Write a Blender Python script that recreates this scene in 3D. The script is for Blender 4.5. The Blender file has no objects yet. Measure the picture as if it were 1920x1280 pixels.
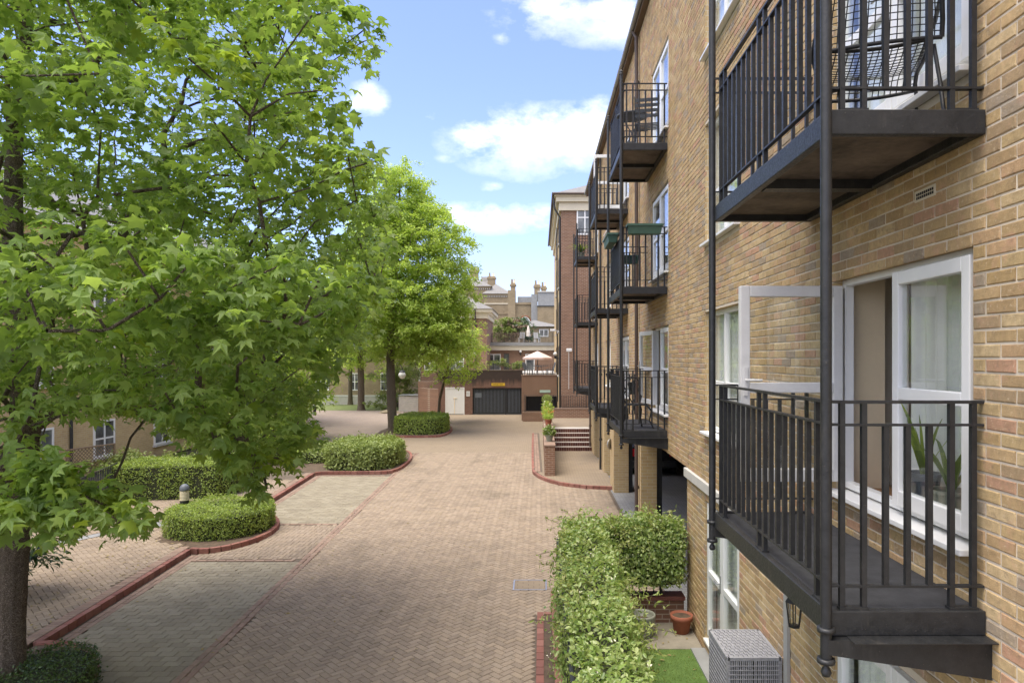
import bpy, math, random
import numpy as np
from mathutils import Vector, Matrix
random.seed(7); RNG = np.random.default_rng(7)
S = bpy.context.scene
R = math.radians
# ------------------------------------------------------------------ camera
F, EYE, CX, CY = 1250.0, 4.2, 1011.0, 671.0      # focal length in photo pixels, eye height, vanishing point
cam = bpy.data.cameras.new('camera'); camo = bpy.data.objects.new('camera', cam); S.collection.objects.link(camo)
camo.location = (0, 0, EYE); camo.rotation_euler = (R(90), 0, 0)
cam.sensor_width = 36; cam.lens = 36 * F / 1920
cam.shift_x = -(CX - 960) / 1920; cam.shift_y = (CY - 640) / 1920
cam.clip_start = 0.05; cam.clip_end = 3000
S.camera = camo
# ------------------------------------------------------------------ sky, sun, exposure
SUN_EL, SUN_AZ = R(73), R(-128)                  # azimuth measured from +Y towards +X: from the left, a little behind the eye
W = bpy.data.worlds.new('World'); S.world = W; W.use_nodes = True
nt = W.node_tree; nt.nodes.clear()
def wn(t, **k):
    n = nt.nodes.new(t)
    for a, v in k.items(): setattr(n, a, v)
    return n
def wl(a, b): nt.links.new(a, b)
def wmath(op, a, b=None, clamp=False):
    n = wn('ShaderNodeMath', operation=op, use_clamp=clamp)
    for i, v in enumerate((a, b)):
        if v is None: continue
        if isinstance(v, (int, float)): n.inputs[i].default_value = v
        else: wl(v, n.inputs[i])
    return n.outputs[0]
sky = wn('ShaderNodeTexSky', sky_type='NISHITA', sun_disc=False, sun_elevation=SUN_EL, sun_rotation=SUN_AZ)
sky.air_density = 1.0; sky.dust_density = 1.6; sky.ozone_density = .9; sky.altitude = 20
tc = wn('ShaderNodeTexCoord')
dirv = tc.outputs['Generated']
nz1 = wn('ShaderNodeTexNoise'); nz1.inputs['Scale'].default_value = 11; nz1.inputs['Detail'].default_value = 9; nz1.inputs['Roughness'].default_value = .62
mp = wn('ShaderNodeMapping'); mp.inputs['Scale'].default_value = (1, 1, 1.8)
wl(dirv, mp.inputs[0]); wl(mp.outputs[0], nz1.inputs['Vector'])
nz2 = wn('ShaderNodeTexNoise'); nz2.inputs['Scale'].default_value = 2.2; nz2.inputs['Detail'].default_value = 3
wl(dirv, nz2.inputs['Vector'])
dens = None; low = None
CLOUDS = [(1075, 12, 175, 62, 1.0), (1150, 40, 110, 50, .9), (1010, 268, 185, 68, 1.05), (900, 262, 70, 55, .8), (1130, 250, 140, 75, 1.0), (692, 188, 44, 34, .85), (668, 200, 40, 18, .7),
          (940, 408, 160, 34, .8), (1020, 420, 90, 26, .6), (945, 72, 34, 16, .42), (808, 214, 26, 18, .55), (920, 350, 34, 14, .5), (840, 298, 40, 14, .35)]
for px, py, a, b, s in CLOUDS:
    d = Vector(((px - CX) / F, 1, (CY - py) / F)); L = d.length; d.normalize()
    sub = wn('ShaderNodeVectorMath', operation='SUBTRACT'); wl(dirv, sub.inputs[0]); sub.inputs[1].default_value = d
    mul = wn('ShaderNodeVectorMath', operation='MULTIPLY'); wl(sub.outputs[0], mul.inputs[0]); mul.inputs[1].default_value = (F / a * L, 2.0, F / b * L)
    ln = wn('ShaderNodeVectorMath', operation='LENGTH'); wl(mul.outputs[0], ln.inputs[0])
    m = wmath('MULTIPLY', wmath('SUBTRACT', 1.25, ln.outputs['Value'], True), s*.64)
    dens = m if dens is None else wmath('MAXIMUM', dens, m)
    sx = wn('ShaderNodeSeparateXYZ'); wl(mul.outputs[0], sx.inputs[0])
    lo = wmath('MULTIPLY', m, wmath('MULTIPLY', sx.outputs['Z'], -1.0))
    low = lo if low is None else wmath('MAXIMUM', low, lo)
far = wmath('MULTIPLY', wmath('SUBTRACT', nz2.outputs['Fac'], .40, True), 6.0)      # unseen cloud over the rest of the sky, thickened as added fill light
spy = wn('ShaderNodeSeparateXYZ'); wl(dirv, spy.inputs[0])
far = wmath('MULTIPLY', far, wmath('SUBTRACT', 1.0, wmath('MULTIPLY', wmath('SUBTRACT', spy.outputs['Y'], .45, True), 4.0), True))
dens = wmath('MAXIMUM', dens, far)
puff = wmath('MULTIPLY', wmath('SUBTRACT', nz1.outputs['Fac'], .5), 2.6)
gate = wmath('MULTIPLY', dens, 2.5, True)
mask = wmath('MULTIPLY', wmath('SUBTRACT', wmath('ADD', dens, wmath('MULTIPLY', wmath('MULTIPLY', puff, .95), gate)), .20), .80, True)
grey = wmath('MULTIPLY', wmath('ADD', low, wmath('MULTIPLY', puff, .10)), 2.6, True)
grey = wmath('MAXIMUM', grey, wmath('SUBTRACT', .6, wmath('MULTIPLY', mask, 1.5), True))      # thin cloud is dimmer than thick
ccol = wn('ShaderNodeMix', data_type='RGBA'); wl(grey, ccol.inputs[0])
ccol.inputs[6].default_value = (3.6, 3.42, 3.15, 1); ccol.inputs[7].default_value = (1.35, 1.5, 1.7, 1)
tint = wn('ShaderNodeMix', data_type='RGBA', blend_type='MULTIPLY'); tint.inputs[0].default_value = 1
wl(sky.outputs[0], tint.inputs[6]); tint.inputs[7].default_value = (.335, .328, .435, 1)
mx = wn('ShaderNodeMix', data_type='RGBA'); wl(mask, mx.inputs[0]); wl(tint.outputs[2], mx.inputs[6]); wl(ccol.outputs[2], mx.inputs[7])
bg = wn('ShaderNodeBackground'); bg.inputs['Strength'].default_value = .15; wl(mx.outputs[2], bg.inputs['Color'])
wo = wn('ShaderNodeOutputWorld'); wl(bg.outputs[0], wo.inputs[0])
sun = bpy.data.lights.new('sun', 'SUN'); suno = bpy.data.objects.new('sun', sun); S.collection.objects.link(suno)
sun.energy = .98; sun.angle = R(45); sun.color = (1, .92, .80)
sd = Vector((math.sin(SUN_AZ) * math.cos(SUN_EL), math.cos(SUN_AZ) * math.cos(SUN_EL), math.sin(SUN_EL)))
suno.rotation_euler = (-sd).to_track_quat('-Z', 'Y').to_euler()
S.view_settings.view_transform = 'Standard'; S.view_settings.look = 'None'; S.view_settings.gamma = 1
S.view_settings.use_curve_mapping = False; S.view_settings.exposure = 2.5
S.cycles.use_denoising = True; S.cycles.max_bounces = 6; S.cycles.transparent_max_bounces = 10; S.cycles.diffuse_bounces = 4

# ------------------------------------------------------------------ helpers
C = S.collection
def A(px, py, Y): return Vector(((px - CX) * Y / F, Y, EYE - (py - CY) * Y / F))     # photo pixel at depth Y
def G(px, py, z=0.0):
    Y = F * (EYE - z) / (py - CY); return ((px - CX) * Y / F, Y)
def pix(p): return (CX + F * p[0] / p[1], CY + F * (EYE - p[2]) / p[1])
class MB:
    def __init__(s): s.v = []; s.f = []
    def add(s, vs, fs):
        n = len(s.v); s.v += [tuple(v) for v in vs]; s.f += [tuple(n + i for i in f) for f in fs]; return s
    def box(s, x0, x1, y0, y1, z0, z1):
        return s.add([(x0,y0,z0),(x1,y0,z0),(x1,y1,z0),(x0,y1,z0),(x0,y0,z1),(x1,y0,z1),(x1,y1,z1),(x0,y1,z1)],
                     [(0,3,2,1),(4,5,6,7),(0,1,5,4),(1,2,6,5),(2,3,7,6),(3,0,4,7)])
    def quad(s, a, b, c, d): return s.add([a, b, c, d], [(0,1,2,3)])
    def poly(s, pts): return s.add(pts, [tuple(range(len(pts)))])
    def prism(s, pts, z0, z1):
        n = len(pts); a = sum(pts[i][0]*pts[(i+1)%n][1]-pts[(i+1)%n][0]*pts[i][1] for i in range(n))
        if a < 0: pts = pts[::-1]
        return s.add([(p[0],p[1],z0) for p in pts] + [(p[0],p[1],z1) for p in pts],
                     [tuple(range(n-1,-1,-1)), tuple(range(n,2*n))] + [(i,(i+1)%n,n+(i+1)%n,n+i) for i in range(n)])
    def tube(s, pts, rad, n=8, caps=True):
        pts = [Vector(p) for p in pts]; m = len(pts)
        if not hasattr(rad, '__len__'): rad = [rad]*m
        vs = []; up = None
        for i, p in enumerate(pts):
            t = (pts[min(i+1,m-1)] - pts[max(i-1,0)])
            t = t.normalized() if t.length > 1e-9 else Vector((0,0,1))
            if up is None: up = Vector((0,0,1)) if abs(t.z) < .9 else Vector((1,0,0))
            a = t.cross(up)
            if a.length < 1e-6: a = t.orthogonal()
            a.normalize(); b = t.cross(a); up = -b if False else (a.cross(t))
            for k in range(n):
                w = 2*math.pi*k/n; vs.append(p + (a*math.cos(w) + b*math.sin(w))*rad[i])
        fs = [(i*n+k, i*n+(k+1)%n, (i+1)*n+(k+1)%n, (i+1)*n+k) for i in range(m-1) for k in range(n)]
        s.add(vs, fs)
        if caps: s.add(vs[:n], [tuple(range(n-1,-1,-1))]); s.add(vs[-n:], [tuple(range(n))])      # own corners: the rims stay sharp when smooth
        return s
    def lathe(s, prof, c=(0,0,0), n=16):
        vs = [(c[0]+r*math.cos(2*math.pi*k/n), c[1]+r*math.sin(2*math.pi*k/n), c[2]+z) for r, z in prof for k in range(n)]
        m = len(prof)
        return s.add(vs, [(i*n+k, i*n+(k+1)%n, (i+1)*n+(k+1)%n, (i+1)*n+k) for i in range(m-1) for k in range(n)]
                     + [tuple(range(n-1,-1,-1)), tuple((m-1)*n+k for k in range(n))])
    def bar(s, a, b, w, h):            # rectangular bar between two points, w sideways, h upwards
        a, b = Vector(a), Vector(b); t = (b-a).normalized()
        u = Vector((0,0,1)) if abs(t.z) < .95 else Vector((0,1,0))
        r = t.cross(u).normalized(); u = r.cross(t)
        o = [r*sx*w/2 + u*sz*h/2 for sx, sz in ((-1,-1),(1,-1),(1,1),(-1,1))]
        return s.add([a+k for k in o] + [b+k for k in o], [(3,2,1,0),(4,5,6,7)] + [(i,(i+1)%4,4+(i+1)%4,4+i) for i in range(4)])
    def build(s, name, m, parent=None, smooth=False, bevel=0, loc=None):
        me = bpy.data.meshes.new(name); me.from_pydata(s.v, [], s.f); me.validate(); 
        if smooth: me.polygons.foreach_set('use_smooth', [True]*len(me.polygons))
        o = bpy.data.objects.new(name, me); C.objects.link(o)
        me.materials.append(m)
        if parent: o.parent = parent
        if loc: o.location = loc
        if bevel:
            b = o.modifiers.new('bevel', 'BEVEL'); b.width = bevel; b.segments = 2; b.limit_method = 'ANGLE'
        return o
def tag(o, label=None, cat=None, group=None, kind=None):
    for k, v in (('label', label), ('category', cat), ('group', group), ('kind', kind)):
        if v: o[k] = v
    return o
def thing(name, label, cat, loc=(0,0,0), rz=0, group=None):
    o = bpy.data.objects.new(name, None); C.objects.link(o); o.location = loc; o.rotation_euler.z = rz; o.empty_display_size = .2
    return tag(o, label, cat, group)
def inst(name, mesh, parent, loc=(0,0,0), rz=0, rot=None, sc=None):
    o = bpy.data.objects.new(name, mesh); C.objects.link(o); o.parent = parent; o.location = loc
    o.rotation_euler = rot if rot is not None else (0,0,rz)
    if sc is not None: o.scale = (sc,)*3 if not hasattr(sc,'__len__') else sc
    return o
def copy_tree(o, parent=None):
    c = o.copy(); C.objects.link(c); c.parent = parent
    for ch in list(o.children): copy_tree(ch, c)
    return c
def npmesh(name, V, faces, m, parent=None, smooth=False):
    """V: (N,k,3) copies of a template with the given faces"""
    N, k, _ = V.shape
    me = bpy.data.meshes.new(name); me.vertices.add(N*k); me.vertices.foreach_set('co', V.reshape(-1).astype(np.float32))
    lt = np.array([len(f) for f in faces]); flat = np.concatenate([np.array(f) for f in faces])
    idx = (flat[None, :] + (np.arange(N)*k)[:, None]).reshape(-1)
    tot = np.tile(lt, N); st = np.concatenate([[0], np.cumsum(tot)[:-1]])
    me.loops.add(len(idx)); me.loops.foreach_set('vertex_index', idx.astype(np.int32))
    me.polygons.add(len(tot)); me.polygons.foreach_set('loop_start', st.astype(np.int32)); me.polygons.foreach_set('loop_total', tot.astype(np.int32))
    if smooth: me.polygons.foreach_set('use_smooth', np.ones(len(tot), bool))
    me.update(calc_edges=True); me.materials.append(m)
    o = bpy.data.objects.new(name, me); C.objects.link(o)
    if parent: o.parent = parent
    return o
def inpoly(x, y, P):
    r = False; j = len(P)-1
    for i in range(len(P)):
        if (P[i][1] > y) != (P[j][1] > y) and x < (P[j][0]-P[i][0])*(y-P[i][1])/(P[j][1]-P[i][1])+P[i][0]: r = not r
        j = i
    return r

# ------------------------------------------------------------------ materials
class NB:
    def __init__(s, name):
        s.m = bpy.data.materials.new(name); s.m.use_nodes = True; s.t = s.m.node_tree; s.t.nodes.clear()
        s.out = s.n('ShaderNodeOutputMaterial'); s.geo = s.n('ShaderNodeNewGeometry')
    def n(s, t, **k):
        x = s.t.nodes.new(t)
        for a, v in k.items(): setattr(x, a, v)
        return x
    def l(s, a, b): s.t.links.new(a, b)
    def put(s, sock, v):
        if isinstance(v, (int, float)): sock.default_value = v
        elif isinstance(v, (tuple, list)): sock.default_value = (*v, 1) if len(v) == 3 and len(sock.default_value) == 4 else v
        else: s.l(v, sock)
    def math(s, op, a, b=0.0, clamp=False):
        x = s.n('ShaderNodeMath', operation=op, use_clamp=clamp); s.put(x.inputs[0], a); s.put(x.inputs[1], b); return x.outputs[0]
    def noise(s, scale, detail=4, rough=.55, vec=None, stretch=None):
        x = s.n('ShaderNodeTexNoise'); x.inputs['Scale'].default_value = scale; x.inputs['Detail'].default_value = detail; x.inputs['Roughness'].default_value = rough
        v = vec if vec is not None else s.geo.outputs['Position']
        if stretch:
            mpn = s.n('ShaderNodeMapping'); mpn.inputs['Scale'].default_value = stretch; s.l(v, mpn.inputs[0]); v = mpn.outputs[0]
        s.l(v, x.inputs['Vector']); return x.outputs['Fac']
    def mix(s, f, a, b, mode='MIX'):
        x = s.n('ShaderNodeMix', data_type='RGBA', blend_type=mode); s.put(x.inputs[0], f); s.put(x.inputs[6], a); s.put(x.inputs[7], b); return x.outputs[2]
    def ramp(s, f, stops, interp='LINEAR'):
        x = s.n('ShaderNodeValToRGB'); e = x.color_ramp.elements; x.color_ramp.interpolation = interp
        while len(e) < len(stops): e.new(.5)
        for i, (p, c) in enumerate(stops):
            e[i].position = p; e[i].color = (*c, 1) if len(c) == 3 else c
        s.put(x.inputs[0], f); return x.outputs[0]
    def maprange(s, v, a, b, c, d):
        x = s.n('ShaderNodeMapRange'); s.put(x.inputs[0], v)
        for i, k in enumerate((a, b, c, d)): x.inputs[i+1].default_value = k
        return x.outputs[0]
    def bump(s, h, strength=.3, dist=.01):
        x = s.n('ShaderNodeBump'); x.inputs['Strength'].default_value = strength; x.inputs['Distance'].default_value = dist; s.put(x.inputs['Height'], h); return x.outputs[0]
    def bsdf(s, col, rough=.6, normal=None, metal=0., spec=.4, out=True):
        p = s.n('ShaderNodeBsdfPrincipled'); s.put(p.inputs['Base Color'], col); s.put(p.inputs['Roughness'], rough)
        p.inputs['Metallic'].default_value = metal; p.inputs['Specular IOR Level'].default_value = spec
        if normal is not None: s.l(normal, p.inputs['Normal'])
        if out: s.l(p.outputs[0], s.out.inputs[0])
        return p
    def rnd(s):
        oi = s.n('ShaderNodeObjectInfo')
        return s.math('FRACT', s.math('ADD', s.geo.outputs['Random Per Island'], oi.outputs['Random']))
def sc3(c, k): return tuple(max(0, x*k) for x in c)
def mat(name, col, rough=.6, var=.18, scale=5, bump=.0, bscale=80, metal=0., spec=.4, col2=None, streak=False):
    b = NB(name)
    n = b.noise(scale, 6, .6, stretch=(1,1,.12) if streak else None)
    n2 = b.noise(scale*9, 3)
    f = b.math('ADD', b.math('MULTIPLY', n, .75), b.math('MULTIPLY', n2, .25))
    c = b.ramp(f, [(.3, sc3(col, 1-var)), (.7, col2 if col2 else sc3(col, 1+var))])
    b.bsdf(c, b.math('ADD', rough-.08, b.math('MULTIPLY', n2, .16)), b.bump(b.noise(bscale, 4), bump, .004) if bump else None, metal, spec)
    return b.m
def brick_mat(name, tones, rough=.85, dirt=.2, bump=.35, spread=.25, streak=None, blush=None):
    """per piece colour (pieces are separate islands / objects) + mottling, pits and weather stains"""
    b = NB(name); k = len(tones)
    c = b.ramp(b.rnd(), [(i/k, t) for i, t in enumerate(tones)], 'CONSTANT')
    mott = b.noise(28, 6, .65); fine = b.noise(170, 3); big = b.noise(.9, 4, .6)
    c = b.mix(b.maprange(mott, .35, .75, 0, spread), c, sc3(tones[0], .45))
    c = b.mix(b.maprange(b.noise(11, 5, .7), .5, .72, 0, spread*1.2), c, sc3(tones[1], .62))
    c = b.mix(b.maprange(fine, .62, .72, 0, .5), c, (.10, .07, .05))
    c = b.mix(b.maprange(b.noise(55, 3), .55, .8, 0, .35), c, sc3(tones[-1], 1.25))
    c = b.mix(b.maprange(big, .5, .8, 0, dirt), c, (.09, .075, .055))
    c = b.mix(b.maprange(b.noise(.33, 5, .65), .56, .72, 0, dirt*.9), c, (.07, .06, .045))
    if blush:      # kiln marks: pink faces, burnt ends and pale skins inside one brick
        c = b.mix(b.maprange(b.noise(6.5, 4, .6), .56, .70, 0, .55), c, blush)
        c = b.mix(b.maprange(b.noise(17, 5, .75), .57, .70, 0, .6), c, (.20,.145,.10))
        c = b.mix(b.maprange(b.noise(40, 4, .7), .58, .70, 0, .5), c, (.66,.54,.37))
    if streak: c = b.mix(b.maprange(b.noise(3.0, 5, .65, stretch=streak), .54, .74, 0, .34), c, (.085, .07, .052))
    b.bsdf(c, rough, b.bump(b.math('ADD', mott, b.math('MULTIPLY', fine, .5)), bump, .006), spec=.25)
    return b.m
def flat_brick(name, c1, c2, mortar, bw=.225, bh=.075, ms=.006, top=False, bumps=.4, dirt=.25, offset=.5, algae=None):
    """brickwork too far off to pick apart: bond drawn by the material on world position"""
    b = NB(name)
    sp = b.n('ShaderNodeSeparateXYZ'); b.l(b.geo.outputs['Position'], sp.inputs[0])
    sn = b.n('ShaderNodeSeparateXYZ'); b.l(b.geo.outputs['True Normal'], sn.inputs[0])
    cb = b.n('ShaderNodeCombineXYZ')
    if top: b.l(sp.outputs[0], cb.inputs[0]); b.l(sp.outputs[1], cb.inputs[1])
    else:
        b.l(b.math('ADD', b.math('MULTIPLY', sp.outputs[0], b.math('ABSOLUTE', sn.outputs[1])), b.math('MULTIPLY', sp.outputs[1], b.math('ABSOLUTE', sn.outputs[0]))), cb.inputs[0])
        b.l(sp.outputs[2], cb.inputs[1])
    t = b.n('ShaderNodeTexBrick'); b.l(cb.outputs[0], t.inputs['Vector']); t.offset = offset
    t.inputs['Scale'].default_value = 1; t.inputs['Brick Width'].default_value = bw; t.inputs['Row Height'].default_value = bh
    t.inputs['Mortar Size'].default_value = ms; t.inputs['Mortar Smooth'].default_value = .2; t.inputs['Bias'].default_value = 0
    b.put(t.inputs['Color1'], c1); b.put(t.inputs['Color2'], c2); b.put(t.inputs['Mortar'], mortar)
    c = b.mix(b.maprange(b.noise(1.3, 5, .6), .4, .8, 0, dirt), t.outputs[0], sc3(c1, .35))
    c = b.mix(b.maprange(b.noise(9, 4), .45, .8, 0, .35), c, sc3(c2, 1.2))
    if algae:      # black run-off stains below a coping
        st_ = b.math('ADD', b.math('MULTIPLY', b.noise(1.6, 5, .7, stretch=(1.6,1.6,.22)), 1.6), b.maprange(sp.outputs[2], algae[0], algae[1], -1.05, .15))
        c = b.mix(b.maprange(st_, -.1, .35, 0, .85), c, (.035,.03,.027))
    b.bsdf(c, .85, b.bump(b.math('SUBTRACT', 1.0, t.outputs['Fac']), bumps, .01), spec=.2)
    return b.m
def leaf_mat(name, dark, mid, light, trans=.35, gloss=.45, scale=1.2):
    b = NB(name)
    f = b.math('ADD', b.math('MULTIPLY', b.rnd(), .6), b.math('MULTIPLY', b.noise(scale, 3), .5))
    c = b.ramp(f, [(.15, dark), (.5, mid), (.95, light)])
    p = b.bsdf(c, gloss, None, spec=.45, out=False)
    t = b.n('ShaderNodeBsdfTranslucent'); b.put(t.inputs['Color'], b.mix(1, c, (1.4, 1.4, .75), 'MULTIPLY'))
    mxs = b.n('ShaderNodeMixShader'); mxs.inputs[0].default_value = trans
    b.l(p.outputs[0], mxs.inputs[1]); b.l(t.outputs[0], mxs.inputs[2]); b.l(mxs.outputs[0], b.out.inputs[0])
    return b.m
def glass_mat(name, tint=(.97, .985, .98), refl=1.0):
    b = NB(name)
    t = b.n('ShaderNodeBsdfTransparent'); b.put(t.inputs[0], tint)
    g = b.n('ShaderNodeBsdfGlossy'); g.inputs['Roughness'].default_value = .01; b.put(g.inputs[0], (1, 1, 1))
    dp = b.n('ShaderNodeVectorMath', operation='DOT_PRODUCT'); b.l(b.geo.outputs['Incoming'], dp.inputs[0]); b.l(b.geo.outputs['Normal'], dp.inputs[1])
    sch = b.math('POWER', b.math('SUBTRACT', 1.0, b.math('ABSOLUTE', dp.outputs['Value'])), 5.0)      # Schlick, alike from both sides
    mxs = b.n('ShaderNodeMixShader'); b.l(b.math('ADD', b.math('MULTIPLY', sch, .93*refl), .055*refl, True), mxs.inputs[0])
    b.l(t.outputs[0], mxs.inputs[1]); b.l(g.outputs[0], mxs.inputs[2]); b.l(mxs.outputs[0], b.out.inputs[0])
    return b.m
def paint_mat():
    b = NB('black painted steel'); n = b.noise(14, 6, .6); f = b.noise(60, 4, .7)
    c = b.ramp(n, [(.3, (.012,.013,.014)), (.7, (.026,.027,.028))])
    c = b.mix(b.maprange(f, .64, .70, 0, .55), c, (.11,.095,.08))                  # chips and dried dirt
    c = b.mix(b.maprange(b.noise(5, 4, .7, stretch=(1,1,.25)), .58, .72, 0, .35), c, (.10,.09,.075))
    b.bsdf(c, b.maprange(f, .3, .7, .34, .6), b.bump(b.math('ADD', f, b.noise(22, 3)), .45, .004), spec=.5)
    return b.m
def bark_mat(name, hi, lo):
    b = NB(name); v = b.n('ShaderNodeTexVoronoi', feature='DISTANCE_TO_EDGE'); mp_ = b.n('ShaderNodeMapping'); mp_.inputs['Scale'].default_value = (34, 34, 7)
    wv = b.n('ShaderNodeVectorMath', operation='ADD'); nn = b.n('ShaderNodeTexNoise'); nn.inputs['Scale'].default_value = 7; b.l(b.geo.outputs['Position'], nn.inputs['Vector'])
    sc_ = b.n('ShaderNodeVectorMath', operation='SCALE'); b.l(nn.outputs['Color'], sc_.inputs[0]); sc_.inputs['Scale'].default_value = .09
    b.l(b.geo.outputs['Position'], wv.inputs[0]); b.l(sc_.outputs[0], wv.inputs[1]); b.l(wv.outputs[0], mp_.inputs[0]); b.l(mp_.outputs[0], v.inputs['Vector'])
    crack = b.maprange(v.outputs['Distance'], .0, .28, 0, 1)
    c = b.mix(crack, lo, b.ramp(b.noise(24, 5, .7), [(.3, sc3(hi, .7)), (.7, sc3(hi, 1.15))]))
    c = b.mix(b.maprange(b.noise(2.2, 4), .55, .75, 0, .4), c, (.12,.14,.07))
    b.bsdf(c, .95, b.bump(b.math('ADD', crack, b.math('MULTIPLY', b.noise(80, 3), .3)), 1.0, .02), spec=.15)
    return b.m
YT = [tuple(v*k for v, k in zip(c, (1.22, 1.28, 1.28))) for c in [(.42,.285,.14), (.45,.30,.155), (.38,.25,.115), (.47,.335,.18), (.36,.235,.12), (.44,.275,.15), (.41,.225,.145), (.50,.36,.20), (.33,.225,.13), (.30,.235,.175), (.43,.30,.15), (.46,.32,.17), (.39,.26,.13)]]
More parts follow.
